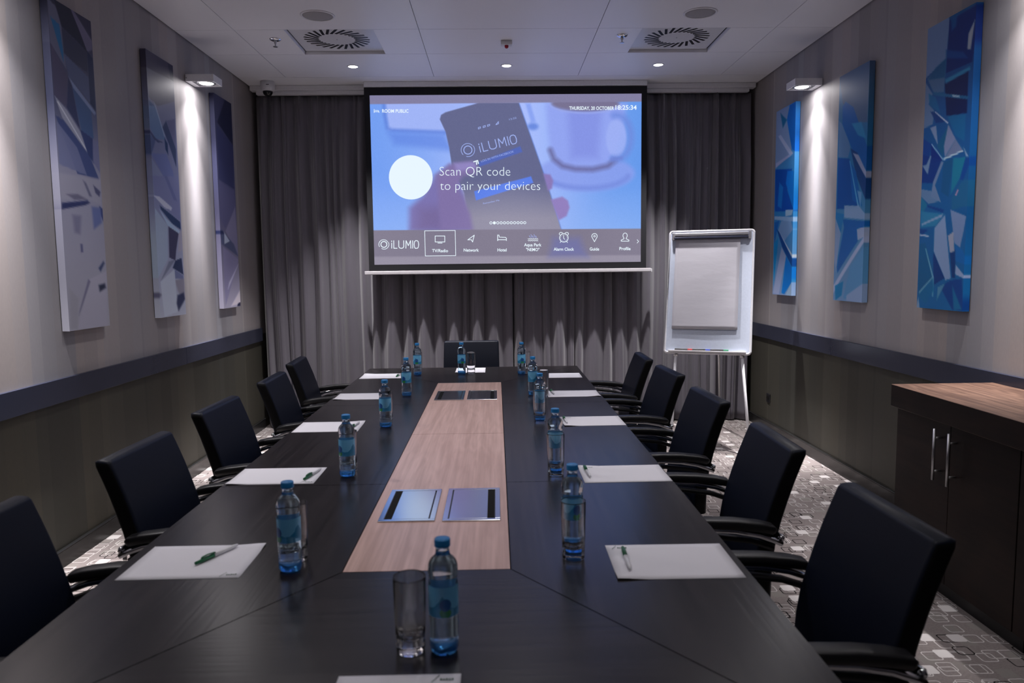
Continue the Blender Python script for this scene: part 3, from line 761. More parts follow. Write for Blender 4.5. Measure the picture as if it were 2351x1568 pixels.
canvas('R', 6.0, 6.41, 1.23, 2.76, [(1777.4, 256.7), (1822.7, 235.3), (1818, 680), (1776, 675.5)],
 [(0, (80, 100, 150)), (.5, (30, 80, 150)), (1, (100, 115, 158))],
 [(*A, [([(57,120),(160,80),(220,260),(160,450),(57,540)], (98,112,152)), ([(160,75),(205,50),(205,420),(180,400),(140,180)], (5,60,150)),
   ([(90,130),(140,180),(110,240)], (15,65,120), 2), ([(75,300),(95,290),(190,430),(170,450)], (132,142,182)), ([(60,500),(160,440),(170,450),(60,530)], (128,134,168)),
   ([(57,545),(185,545),(150,700),(200,860),(60,860)], (0,45,135)), ([(150,560),(195,560),(200,860),(140,650)], (0,75,165)),
   ([(90,640),(120,680),(110,840),(80,820)], (20,80,160), 2), ([(140,850),(195,850),(185,890),(140,900)], (124,144,184)),
   ([(57,940),(95,930),(60,1100)], (10,60,140)), ([(57,1100),(90,1060),(60,1420)], (5,90,160)), ([(85,1010),(110,930),(180,930),(195,1000),(130,1090)], (98,118,162)),
   ([(57,895),(200,905),(200,940),(57,920)], (114,134,178)), ([(75,990),(100,1020),(205,1230),(200,1300),(120,1130)], (0,40,110)),
   ([(95,1010),(200,1200),(200,1230)], (150,160,190)), ([(115,1130),(150,1200),(100,1490),(55,1480)], (124,134,168)),
   ([(150,1200),(200,1300),(190,1400),(140,1490),(120,1480)], (0,75,165)), ([(190,1400),(190,1500),(150,1495)], (124,144,184))])],
 'tall bright blue abstract crystal canvas on the right wall, nearest the curtain', GR, KB)
A = (1890, 130, 2.70)
canvas('R', 4.83, 5.245, 1.228, 2.757, [(1922.6, 180), (1991.9, 140.4), (1980, 694), (1914, 689.6)],
 [(0, (66, 82, 125)), (.3, (30, 78, 140)), (1, (90, 112, 160))],
 [(*A, [([(88,135),(275,28),(265,400),(200,400),(110,290)], (62,74,112)), ([(88,400),(130,430),(165,560),(150,620),(85,620)], (78,98,146)),
   ([(110,310),(130,280),(180,310),(270,560),(270,880),(200,620),(110,420)], (5,60,138)), ([(170,410),(230,400),(260,500),(210,480)], (40,95,155), 2),
   ([(85,625),(160,625),(220,930),(80,940)], (0,50,130)), ([(165,560),(210,590),(270,760),(260,880),(200,720)], (10,40,100)),
   ([(160,640),(200,700),(240,920),(180,880)], (0,65,145)), ([(180,590),(215,600),(275,730),(265,750)], (132,138,168)),
   ([(160,640),(164,640),(222,925),(214,925)], (90,130,190)), ([(210,820),(235,830),(230,930)], (95,125,175)),
   ([(120,1000),(270,1010),(270,1050),(90,1340),(85,1300),(130,1050)], (0,60,140)), ([(130,915),(220,915),(270,980),(275,1000),(130,990)], (112,132,172)),
   ([(75,960),(130,970),(110,1080),(90,1320),(75,1000)], (20,80,150)), ([(75,1000),(110,1090),(80,1330),(70,1250)], (112,126,162)),
   ([(170,1300),(265,1150),(255,1520),(130,1500)], (70,105,160)), ([(210,1060),(270,1040),(265,1100),(215,1130)], (132,142,172)),
   ([(255,1100),(265,1120),(100,1400),(65,1470),(65,1420)], (138,148,182)), ([(75,1420),(130,1390),(120,1480),(80,1512)], (0,80,145)),
   ([(150,1480),(250,1400),(245,1525),(150,1515)], (112,128,168))])],
 'tall bright blue abstract crystal canvas, middle one on the right wall', GR, KB*.9)
A = (2090, 0, 4.239); Bc = (2090, 350, 4.127)
canvas('R', 3.775, 4.19, 1.23, 2.752, [(2126, 68), (2234, 9.4), (2212.4, 713.6), (2106.5, 706.8)],
 [(0, (10, 40, 100)), (.5, (10, 52, 112)), (1, (10, 60, 120))],
 [(*A, [([(140,200),(370,165),(345,560),(130,760)], (84,96,136)), ([(370,170),(640,20),(580,600),(340,700)], (2,18,80)), ([(360,170),(640,10),(600,70),(380,200)], (8,52,105), 3),
   ([(380,190),(440,160),(430,260),(390,300)], (5,50,110), 3), ([(600,200),(565,480),(535,475),(545,330)], (122,127,142), 1.5), ([(340,480),(500,500),(540,560),(340,560)], (5,40,105), 3),
   ([(155,760),(340,570),(325,880),(220,890)], (62,77,118), 2), ([(340,560),(330,740),(160,770),(240,650)], (8,50,100), 2),
   ([(330,800),(550,680),(540,1080),(350,1110)], (2,8,55)), ([(335,760),(560,640),(565,670),(340,800)], (38,84,134), 2),
   ([(210,880),(550,920),(545,950),(220,910)], (20,60,110)), ([(400,905),(470,915),(470,930),(410,925)], (132,148,168), 2),
   ([(120,800),(140,800),(210,900),(170,1000),(230,1060),(215,1190),(115,1240)], (78,90,128), 1.5), ([(170,900),(240,930),(290,1080),(180,1010)], (5,60,115), 2),
   ([(190,1070),(230,1070),(360,1160),(250,1180)], (3,30,90)), ([(360,1110),(530,1090),(520,1350),(440,1300)], (8,60,115), 2),
   ([(100,1320),(200,1380),(180,1568),(100,1568)], (3,35,105)), ([(190,1230),(250,1200),(270,1390)], (96,106,141)),
   ([(200,1390),(320,1540),(200,1568)], (2,20,90)), ([(380,1180),(260,1400),(320,1500)], (10,55,100)), ([(370,1190),(440,1330),(340,1510),(330,1400)], (97,102,137)),
   ([(440,1330),(510,1440),(340,1520)], (86,92,127)), ([(230,1070),(245,1070),(370,1170),(365,1185)], (142,147,172)), ([(325,1520),(510,1435),(512,1448),(330,1535)], (140,160,185), .8),
   ([(200,1380),(210,1378),(330,1530),(322,1536)], (110,130,165), .8), ([(510,1400),(560,1500),(545,1530)], (102,117,152))]),
  (*Bc, [([(100,0),(300,50),(220,270),(100,270)], (4,28,95)), ([(150,100),(190,10),(200,10),(165,190),(110,110)], (90,105,140)),
   ([(320,70),(410,30),(370,400),(300,350)], (8,50,100)), ([(300,60),(320,70),(240,290),(300,450),(200,400),(220,260)], (87,97,132)),
   ([(410,30),(520,20),(470,220),(390,380)], (15,75,115)), ([(400,400),(500,230),(560,240),(545,480),(400,520)], (20,60,110)), ([(520,20),(580,10),(500,240),(470,230)], (0,40,110)),
   ([(430,380),(455,320),(462,330),(440,390)], (130,100,130), 1), ([(100,330),(240,350),(280,440),(180,470),(100,400)], (77,92,132)), ([(100,400),(165,480),(120,560),(100,540)], (20,70,115)),
   ([(100,540),(330,560),(250,680),(100,700)], (35,80,130), 2), ([(165,480),(330,520),(320,550),(170,500)], (2,35,100)),
   ([(110,660),(320,560),(310,590),(110,680)], (102,117,152)), ([(390,520),(530,580),(510,720),(480,880),(430,840)], (92,102,142)),
   ([(390,930),(440,900),(440,1180),(410,1170)], (3,30,85)), ([(370,770),(420,730),(430,920),(390,930)], (122,122,142)),
   ([(440,860),(500,900),(560,1060),(440,1010)], (5,60,130)), ([(85,860),(150,840),(220,1080),(235,1180),(80,1350)], (6,55,105)), ([(90,710),(180,720),(90,780)], (4,36,100)),
   ([(235,930),(345,1180),(240,1250),(230,1000)], (3,30,90)), ([(240,700),(340,570),(400,1180),(350,1200),(345,1180),(235,920)], (102,114,152)),
   ([(90,760),(190,770),(180,785),(90,775)], (132,142,167)), ([(445,1050),(520,1150),(560,1200),(440,1140)], (112,122,157)),
   ([(235,1160),(238,1172),(90,1352),(90,1320)], (92,117,147)), ([(150,900),(160,900),(240,1180),(235,1360),(225,1360),(228,1190)], (85,115,150)),
   ([(400,1200),(500,1180),(515,1500),(420,1490),(300,1260)], (3,35,100)), ([(80,1350),(230,1180),(240,1300),(160,1440)], (8,62,115), 2), ([(85,1370),(100,1480),(60,1480)], (102,117,147)),
   ([(280,1270),(350,1230),(270,1400)], (62,92,132)), ([(415,1250),(500,1480),(430,1490)], (12,66,118), 2)])],
 'tall bright blue abstract crystal canvas, nearest the camera on the right wall', GR, KB)

# ------------------------------------------------------------------ wall lamps (box shaped downward washers)
def wall_lamp(side, y, z, label, pw=1., nar=1.):
    X = XL if side == 'L' else XR; s = 1 if side == 'L' else -1
    t = thing('wall_lamp', label, 'wall lamp', (X, y, z), 0 if side == 'L' else PI, 'white box wall lamps')
    # local +x points into the room
    bm = bmesh.new(); t_ = .006
    box(bm, .004, .205, -.085, .085, .042, .050); box(bm, .004, .205, -.085, -.085+t_, 0, .042); box(bm, .004, .205, .085-t_, .085, 0, .042)
    box(bm, .205-t_, .205, -.085+t_, .085-t_, 0, .042); box(bm, .004, .045, -.085+t_, .085-t_, 0, .042)
    obj('housing', bm, M['white'], t)
    obj('back_plate', B(0, .005, -.078, .078, .002, .048), M['black'], t)
    rf = lathe(bmesh.new(), [(.050, .004), (.056, .002), (.062, .002), (.066, .006), (.066, .04), (.050, .04)], 32, cx=.122, closed=True)
    obj('reflector_ring', rf, M['satin'], t, True)
    obj('lens', lathe(bmesh.new(), [(0, .0005), (.042, .0005), (.049, .004), (.049, .03), (0, .03)], 32, cx=.122), M['lens'], t, True)
    obj('screw', lathe(bmesh.new(), [(0, 0), (.003, 0), (.003, .002), (0, .002)], 8), M['black'], t).matrix_local = Matrix.Translation((.012, -.0855*1, .024)) @ Matrix.Rotation(PI/2, 4, 'X')
    for p_, cone, kk in zip(P_WALL, (22, 30, 48, 104), (nar, nar, 1, 1)):
        light('bulb', 'SPOT', p_*pw*kk, (.122, 0, -.002), t, .018, cone, 1.)
    light('glow', 'AREA', P_WALL[4]*pw, (.122, 0, -.002), t, .085)
wall_lamp('L', 5.66, 2.838, 'lit white box lamp between the two far canvases of the left wall', .85)
wall_lamp('R', 5.69, 2.79, 'lit white box lamp between the two far canvases of the right wall', .72)
wall_lamp('L', 3.26, 2.838, 'lit white box lamp on the left wall beside the nearest grey canvas', 1.9, .08)
wall_lamp('R', 3.33, 2.79, 'lit white box lamp on the right wall above the cabinet', .8, .3)

# ------------------------------------------------------------------ conference table
TX0, TX1, TY0, TY1, TZ = -.955, .603, 1.0, 5.60, .74
SX0, SX1, SY0, SY1 = -.386, .027, 1.779, 4.828
t = thing('conference_table', 'long dark oak conference table with a pale wood centre strip', 'table', ((TX0+TX1)/2, (TY0+TY1)/2, 0))
tx, ty = (TX0+TX1)/2, (TY0+TY1)/2
def slab(nm, poly, m, g=.0015, z0=TZ-.028, z1=TZ):
    c = Vector((sum(p[0] for p in poly)/len(poly), sum(p[1] for p in poly)/len(poly)))
    q = []; n = len(poly)
    for i in range(n):   # inset every edge by g
        p0, p1, p2 = [Vector(poly[(i+k) % n]) for k in (-1, 0, 1)]
        d1, d2 = (p1-p0).normalized(), (p2-p1).normalized(); n1, n2 = Vector((-d1.y, d1.x)), Vector((-d2.y, d2.x))
        b_ = (n1+n2); b_ = b_/(b_.dot(n1)) if b_.length > 1e-5 else n1
        q.append((p1 + b_*g - Vector((tx, ty)))[:])
    bm = prism(bmesh.new(), q, z0, z1)
    return obj(nm, bm, m, t)
seamL = [SY0-.0, 2.533, 4.06, SY1]
def side_panels(x_out, x_in, ya, yb_, rev):
    ys = [ya, 2.533, 4.06, yb_]
    for i in range(3):
        o0 = TY0 if i == 0 else ys[i]; o1 = TY1 if i == 2 else ys[i+1]
        poly = [(x_out, o0), (x_in, ys[i]), (x_in, ys[i+1]), (x_out, o1)]
        if rev: poly = poly[::-1]
        slab('table_board', poly, M['dwood_y'])
side_panels(TX0, SX0, SY0, SY1, False); side_panels(TX1, SX1, SY0, SY1, True)
slab('table_board', [(TX0, TY0), (TX1, TY0), (SX1, SY0), (SX0, SY0)], M['dwood_x'])
slab('table_board', [(SX0, SY1), (SX1, SY1), (TX1, TY1), (TX0, TY1)], M['dwood_x'])
slab('inlay_panel', [(SX0, SY0), (SX1, SY0), (SX1, 3.312), (SX0, 3.312)], M['lwood'])['label'] = 'pale wood centre panel'
slab('inlay_panel', [(SX0, 3.312), (SX1, 3.312), (SX1, SY1), (SX0, SY1)], M['lwood'])['label'] = 'pale wood centre panel'
bm = bmesh.new(); box(bm, TX0+.03-tx, TX1-.03-tx, TY0+.03-ty, TY1-.03-ty, TZ-.031, TZ-.0285)
obj('subframe', bm, M['gap'], t)
for yy in (1.25, 2.87, 4.44):
    bm = bmesh.new(); box(bm, -.36, .36, yy-ty-.05, yy-ty+.05, .02, TZ-.031, .004, 1); box(bm, -.40, .40, yy-ty-.10, yy-ty+.10, 0, .02, .003, 1)
    obj('leg', bm, M['dwood_x'], t)
def cubby(x0, x1, y0, y1, slot_left, label):
    c = thing('cable_port', label, 'cable port', ((x0+x1)/2, (y0+y1)/2, TZ), 0, 'flush metal cable ports in the table')
    hx, hy = (x1-x0)/2, (y1-y0)/2; s = -1 if slot_left else 1
    bm = bmesh.new(); fw = .016
    box(bm, -hx, hx, -hy, -hy+fw, .0, .004, .001, 1); box(bm, -hx, hx, hy-fw, hy, .0, .004, .001, 1)
    box(bm, -hx, -hx+fw, -hy+fw, hy-fw, .0, .004, .001, 1); box(bm, hx-fw, hx, -hy+fw, hy-fw, .0, .004, .001, 1)
    obj('frame', bm, M['steel'], c)
    obj('well', B(-hx+.004, hx-.004, -hy+.004, hy-.004, .0003, .0012), M['black'], c)
    a, b_ = sorted((s*(hx-fw-.0015), s*(hx-fw-.022)))
    obj('brush_slot', B(a, b_, -hy+fw+.001, hy-fw-.001, .0012, .0030), M['brush'], c)
    a, b_ = sorted((s*(hx-fw-.0225), -s*(hx-fw-.0035)))
    obj('lid', B(a, b_, -hy+fw+.001, hy-fw-.001, .0012, .0038, .0006, 1), M['steel'], c)
cubby(-.356, -.189, 2.138, 2.452, True, 'silver cable port in the pale strip, near pair, left one')
cubby(-.167, .004, 2.134, 2.456, False, 'silver cable port in the pale strip, near pair, right one')
cubby(-.358, -.191, 4.175, 4.487, True, 'dark reflecting cable port in the pale strip, far pair, left one')
cubby(-.173, -.002, 4.172, 4.487, False, 'dark reflecting cable port in the pale strip, far pair, right one')

# ------------------------------------------------------------------ chairs
def rrect(hx, hy, r, n=5):
    out = []
    for cx, cy, a0 in ((hx-r, hy-r, 0), (-hx+r, hy-r, 90), (-hx+r, -hy+r, 180), (hx-r, -hy+r, 270)):
        for i in range(n+1):
            a = math.radians(a0+90*i/n); out.append((cx+r*math.cos(a), cy+r*math.sin(a)))
    return out
def loft(bm, secs):
    rings = [[bm.verts.new(p) for p in s_] for s_ in secs]; n = len(rings[0])
    for a, b in zip(rings, rings[1:]):
        for k in range(n):
            j = (k+1) % n; bm.faces.new((a[k], a[j], b[j], b[k]))
    bm.faces.new(rings[0][::-1]); bm.faces.new(rings[-1]); return bm
def make_chair():
    t = thing('conference_chair', 'black leather conference chair', 'chair', (0, 0, 0), 0, 'black conference chairs around the table')
    prof = [(.43,-.190),(.50,-.192),(.56,-.196),(.62,-.205),(.68,-.220),(.74,-.238),(.80,-.258),(.85,-.277),(.885,-.291)]
    secs = []
    def sec(z, x, th, w, rr, tilt=.28):
        o = []
        for a, b in rrect(th/2, w/2, rr):
            cv = .018*(1-(2*b/w)**2)                      # shallow hollow across the back
            o.append((x-th/2+a-cv*(.9 if a > 0 else .7), b, z-(a)*tilt*.5))
        return o
    secs.append(sec(.424, -.195, .040, .41, .012))
    for z, x in prof: secs.append(sec(z, x, .058, .445-.012*(z-.43)/.45, .016))
    secs.append(sec(.900, -.2975, .052, .43, .014)); secs.append(sec(.907, -.302, .034, .414, .010))
    bk = obj('backrest', loft(bmesh.new(), secs), M['leather'], t, True)
    bk.data.materials.append(M['leather_side'])
    st = loft(bmesh.new(), [[(a+.045, b, z) for a, b in rrect(.235+dx, .225+dx, .03)] for z, dx in ((.395,-.02),(.40,-.004),(.43,0),(.47,0),(.492,-.004),(.502,-.02),(.506,-.05))])
    obj('seat', st, M['leather'], t, True)
    for s in (-1, 1):
        y = s*.252; LZ = Vector((0, 0, -.012))
        path = [(-.262,y,.640),(-.235,y,.652),(-.19,y,.668),(-.12,y,.681),(-.04,y,.687),(.05,y,.687),(.13,y,.680),(.20,y,.664)]
        low = bmesh.new()
        path = [Vector(p)+LZ for p in path]; tube(low, path, 1., 12, flat=(.020, .0080))
        tube(low, [(.19,y,.667),(.215,y,.64),(.20,y,.56),(.17,y*.99,.46),(.14,y*.93,.41),(.08,y*.6,.392)], 1., 12, flat=(.015, .008))
        a_ = obj('armrest', low, M['chrome'], t, True)
        pad = tube(bmesh.new(), [(-.243,y,.668),(-.232,y,.673),(-.19,y,.682),(-.12,y,.690),(-.04,y,.693),(.05,y,.692),(.13,y,.684),(.17,y,.676),(.18,y,.671)], [.55,.95,1,1,1,1,1,.95,.5], 16, flat=(.027, .0150))
        obj('arm_pad', pad, M['black'], a_, True)
        br = tube(bmesh.new(), [(-.262, y, .64), (-.268, y*.96, .640), (-.262, s*.215, .640)], .010, 10)
        obj('arm_joint', br, M['chrome'], a_, True)
        tb = tube(bmesh.new(), [(-.24,y*.975,.610),(-.17,y*.975,.634),(-.06,y*.975,.648),(.06,y*.975,.648),(.17,y*.975,.628)], 1., 10, flat=(.014, .008))
        obj('arm_support', tb, M['black'], a_, True)
    obj('logo_tab', B(-.275, -.262, -.2235, -.2215, .60, .618), M['satin'], t)
    obj('column', lathe(bmesh.new(), [(0,.10),(.028,.10),(.028,.24),(.018,.245),(.018,.37),(.09,.375),(.095,.395),(0,.395)], 18, cx=.05), M['chrome'], t, True)
    for k in range(5):
        a = 2*PI*k/5+.2; d = Vector((math.cos(a), math.sin(a)))
        pts = [(.05+d.x*r, d.y*r, z) for r, z in ((.01,.11),(.1,.108),(.2,.09),(.29,.072))]
        l = obj('leg', tube(bmesh.new(), pts, [1.1,1,.85,.7], 10, flat=(.024,.016)), M['chrome'], t, True)
        cx, cy = .05+d.x*.285, d.y*.285
        w_ = lathe(bmesh.new(), [(0,-.014),(.024,-.014),(.028,-.009),(.028,.009),(.024,.014),(0,.014)], 16)
        bmesh.ops.transform(w_, matrix=Matrix.Translation((cx, cy, .028)) @ Matrix.Rotation(a+.6, 4, 'Z') @ Matrix.Rotation(PI/2, 4, 'X'), verts=w_.verts)
        lathe(w_, [(0,.03),(.007,.03),(.007,.07),(0,.07)], 8, cx=cx, cy=cy)
        obj('caster', w_, M['black'], l, True)
    return t
ch0 = make_chair()
right = [(.593, 1.685, .02, 'nearest on the right side, in front of the dark cabinet'), (.610, 2.472, -.03, 'second from the camera on the right side'),
         (.622, 3.280, .04, 'third from the camera on the right side, middle one'), (.632, 4.082, .06, 'fourth on the right side, in front of the flip chart'),
         (.620, 4.79, -.02, 'farthest on the right side, beside the curtain')]
left = [(-.903, 1.700, 0., 'nearest on the left side, cut off by the photo edge'), (-.874, 2.462, -.02, 'second from the camera on the left side'),
        (-.890, 3.222, -.02, 'third from the camera on the left side, middle one'), (-.893, 4.055, .03, 'fourth on the left side'),
        (-.961, 4.82, .06, 'farthest on the left side, beside the curtain')]
first = True
for x, y, a, l in right:
    lab = 'black leather conference chair, ' + l
    if first: ch0.location = (x, y, 0); ch0.rotation_euler = (0, 0, PI+a); ch0['label'] = lab; first = False
    else: dup(ch0, (x, y, 0), PI+a, lab)
for x, y, a, l in left: dup(ch0, (x, y, 0), a, 'black leather conference chair, ' + l)
dup(ch0, (-.20, 5.60, 0), -PI/2, 'black leather conference chair at the far head of the table, facing the camera')

# ------------------------------------------------------------------ paper, pens
def paper(cx, cy, w_, d_, rz, label, logo):
    t = thing('sheet_of_paper', label, 'paper', (cx, cy, TZ+.0005), rz, 'blank sheets of paper laid out on the table')
    nx, ny = 12, 9; bm = bmesh.new(); P = []
    rnd = random.Random(int(cy*1000)); ci = rnd.choice((0, 1, 2, 3))
    for j in range(ny+1):
        for i in range(nx+1):
            x, y = (i/nx-.5)*w_, (j/ny-.5)*d_
            cs = (abs(i/nx-(ci & 1)))**2+(abs(j/ny-(ci >> 1)))**2
            P.append(bm.verts.new((x, y, .0003+.004*max(0, 1-cs*14)**2)))
    for j in range(ny):
        for i in range(nx):
            a = j*(nx+1)+i; bm.faces.new((P[a], P[a+1], P[a+nx+2], P[a+nx+1]))
    s = obj('sheet', bm, M['paper'], t, True); md = s.modifiers.new('thickness', 'SOLIDIFY'); md.thickness = .0006; md.offset = 1
    if logo:
        lx, ly, r_ = logo; bm = bmesh.new(); z = .0013+.0006
        c, s_ = math.cos(r_), math.sin(r_)
        def q(x0, x1, y0, y1):
            bm.faces.new([bm.verts.new((lx+x*c-y*s_, ly+x*s_+y*c, z)) for x, y in ((x0, y0), (x1, y0), (x1, y1), (x0, y1))])
        for k in range(5): q(.004+k*.0052, .0078+k*.0052, -.0022, .0022 if k % 2 else .0034)
        for k in range(6): q(-.010+k*.0022, -.0088+k*.0022, -.010+k*.004, -.004+k*.004)
        obj('printed_mark', bm, M['ink'], t)
    return t
def pen(x0, y0, x1, y1, label, z=TZ+.0013):
    """from the green grip end to the white end"""
    L_ = .142; a = math.atan2(y1-y0, x1-x0); c = ((x0+x1)/2, (y0+y1)/2)
    t = thing('ballpoint_pen', label, 'pen', (c[0], c[1], z+.0055), a, 'white and green ballpoint pens')
    def bar(prof):
        bm = lathe(bmesh.new(), prof, 14); bmesh.ops.rotate(bm, cent=(0, 0, 0), matrix=Matrix.Rotation(PI/2, 3, 'Y'), verts=bm.verts); return bm
    obj('barrel', bar([(0, .070), (.003, .069), (.0048, .055), (.0052, .02), (.0052, -.012), (0, -.012)]), M['penwhite'], t, True)
    obj('grip', bar([(0, -.012), (.0054, -.012), (.0054, -.050), (.0045, -.060), (.0040, -.071), (0, -.071)]), M['green'], t, True)
    bm = bmesh.new(); tube(bm, [(-.052, 0, .004), (-.048, 0, .008), (-.03, 0, .009), (-.008, 0, .0068)], 1, 8, flat=(.003, .0011)); obj('clip', bm, M['green'], t, True)
R_ = [(.432, 1.81, .305, .222, -.008, 'blank sheet of paper with pen, nearest on the right side of the table', (-.128, .088, 0)),
      (.447, 2.615, .303, .218, .01, 'blank sheet of paper, second from the camera on the right side', (-.128, .085, 0)),
      (.455, 3.545, .290, .222, .015, 'blank sheet of paper, third from the camera on the right side', (-.122, .085, 0)),
      (.443, 4.342, .302, .218, .0, 'blank sheet of paper, fourth from the camera on the right side', (-.128, .085, 0)),
      (.430, 5.095, .290, .222, -.01, 'blank sheet of paper, farthest on the right side', None)]
L_ = [(-.778, 1.866, .297, .220, .005, 'blank sheet of paper with pen across it, nearest on the left side', (.108, -.094, .1)),
      (-.795, 2.660, .305, .212, .0, 'blank sheet of paper, second from the camera on the left side', (.115, -.088, 0)),
      (-.795, 3.505, .302, .228, .01, 'blank sheet of paper, third from the camera on the left side', (.115, -.088, 0)),
      (-.790, 4.355, .302, .218, .0, 'blank sheet of paper, fourth from the camera on the left side', None),
      (-.790, 5.185, .302, .232, .005, 'blank sheet of paper, farthest on the left side', None)]
for a in R_+L_: paper(*a)
paper(-.184, 1.155, .222, .297, .0, 'blank sheet of paper cut off at the bottom edge of the photo', (.07, .128, 0))
paper(-.192, 5.425, .215, .260, 0, 'blank sheet of paper before the far head chair, behind the tumbler', (.04, .03, 0))
pen(.322, 1.895, .316, 1.742, 'white and green ballpoint pen on the nearest right sheet')
pen(.316, 2.70, .322, 2.56, 'white and green ballpoint pen on the second right sheet')
pen(.322, 3.62, .328, 3.49, 'white and green ballpoint pen on the third right sheet')
pen(.320, 4.44, .330, 4.32, 'white and green ballpoint pen on the fourth right sheet')
pen(-.765, 1.835, -.700, 1.965, 'white and green ballpoint pen on the nearest left sheet')
pen(-.682, 2.60, -.658, 2.72, 'white and green ballpoint pen on the second left sheet')
pen(-.684, 3.44, -.668, 3.57, 'white and green ballpoint pen on the third left sheet')
pen(-.692, 5.13, -.676, 5.25, 'white and green ballpoint pen on the farthest left sheet')

# ------------------------------------------------------------------ bottles and tumblers
def make_bottle():
    t = thing('water_bottle', 'water bottle', 'bottle', (0, 0, 0), 0, 'clear plastic water bottles with blue caps')
    prof = [(0,.004),(.012,.003),(.020,.0003),(.0245,.0015),(.0272,.006),(.0282,.014),(.0278,.020)]
    z = .022
    for k in range(9):
        prof += [(.0284, z), (.0272, z+.003)]; z += .006
    prof += [(.0282,.077),(.0280,.10),(.0280,.137),(.0270,.141),(.0268,.147),(.0282,.155),(.0288,.163),(.0284,.171),(.0270,.177),(.0245,.182),(.0210,.1862),(.0175,.1892),(.0150,.192),(.0138,.196),(.0132,.202),(.0128,.2075),(.0145,.2085),(.0145,.2098),(.0128,.211),(.0128,.2125),(0,.2125)]
    foot = lambda a, h: 1-.05*max(0, (.018-h)/.018)*(.5+.5*math.cos(5*a))
    obj('body', lathe(bmesh.new(), prof, 40, wob=foot), M['bottle'], t, True)
    obj('foot', lathe(bmesh.new(), [(0,.0048),(.0120,.0040),(.0205,.0016),(.0258,.006),(.0268,.013),(.0262,.019),(.018,.022),(0,.023)], 32, wob=foot), M['bottle_base'], t, True)
    lb = lathe(bmesh.new(), [(.0287,.078),(.0287,.137)], 40); obj('label_band', lb, M['label'], t, True)
    def ribs(a, h): return 1+.03*(1 if int(a/(2*PI)*40) % 2 else 0)
    obj('cap', lathe(bmesh.new(), [(0,.209),(.0148,.209),(.0152,.2105),(.0152,.2115),(.0150,.2125),(.0150,.2215),(.0140,.2238),(0,.2242)], 40, wob=ribs), M['cap'], t, True)
    return t
b0 = make_bottle()
bots = [(.193, 1.915, 'behind a tumbler, nearest on the right side'), (.210, 2.70, 'behind a tumbler, second from the camera on the right'),
        (.208, 3.63, 'behind a tumbler, third from the camera on the right'), (.208, 4.325, 'fourth on the right, half hidden by the third'),
        (.172, 5.19, 'farthest on the right side'),
        (-.516, 1.798, 'nearest on the left side'), (-.541, 2.643, 'second from the camera on the left side'), (-.527, 3.483, 'third from the camera on the left side'),
        (-.531, 4.358, 'fourth from the camera on the left side'), (-.557, 5.222, 'farthest on the left side'),
        (-.109, 1.39, 'at bottom centre beside a tumbler'), (-.248, 5.232, 'before the far head chair, left of a tumbler')]
rz = random.Random(5)
for i, (x, y, l) in enumerate(bots):
    lab = 'clear water bottle with blue cap, ' + l; a = [.2, 1.2, 1.4, .9, 0, -1., -1., -.9, -.7, -.3, 0, .1][i]
    if i == 0: b0.location = (x, y, TZ+.0006); b0.rotation_euler = (0, 0, a); b0['label'] = lab
    else: dup(b0, (x, y, TZ+.0006), a, lab)
def make_tumbler():
    t = thing('glass_tumbler', 'tumbler', 'glass', (0, 0, 0), 0, 'clear straight glass tumblers')
    prof = [(0,.0012),(.020,.0),(.0265,.0),(.0285,.003),(.0290,.010),(.0291,.020),(.0294,.032),(.0301,.06),(.0318,.147),(.0316,.1495),(.0308,.1495),(.0304,.147),(.0287,.06),(.0276,.042),(.0255,.033),(.020,.028),(.012,.0255),(0,.025)]
    flute = lambda a, h: 1-(.035*(.5+.5*math.cos(10*a)) if h < .033 else 0)
    obj('body', lathe(bmesh.new(), prof, 60, wob=flute), M['glass'], t, True); return t
g0 = make_tumbler()
gl = [(.188, 1.842, 'in front of the nearest right water bottle'), (.205, 2.618, 'in front of the second right water bottle'), (.203, 3.565, 'in front of the third right water bottle'),
      (.268, 4.29, 'right of the fourth right water bottle'), (.205, 5.26, 'behind the farthest right water bottle'),
      (-.520, 1.868, 'behind the nearest left water bottle'), (-.549, 2.712, 'behind the second left water bottle'), (-.533, 3.548, 'behind the third left water bottle'),
      (-.541, 4.425, 'behind the fourth left water bottle'), (-.563, 5.295, 'behind the farthest left water bottle'),
      (-.174, 1.392, 'at the bottom centre of the photo, left of a water bottle'), (-.184, 5.268, 'before the far head chair, on white paper')]
for i, (x, y, l) in enumerate(gl):
    lab = 'empty clear glass tumbler ' + l
    if i == 0: g0.location = (x, y, TZ+.0006); g0['label'] = lab
    else: dup(g0, (x, y, TZ+.0006), i*.7, lab)

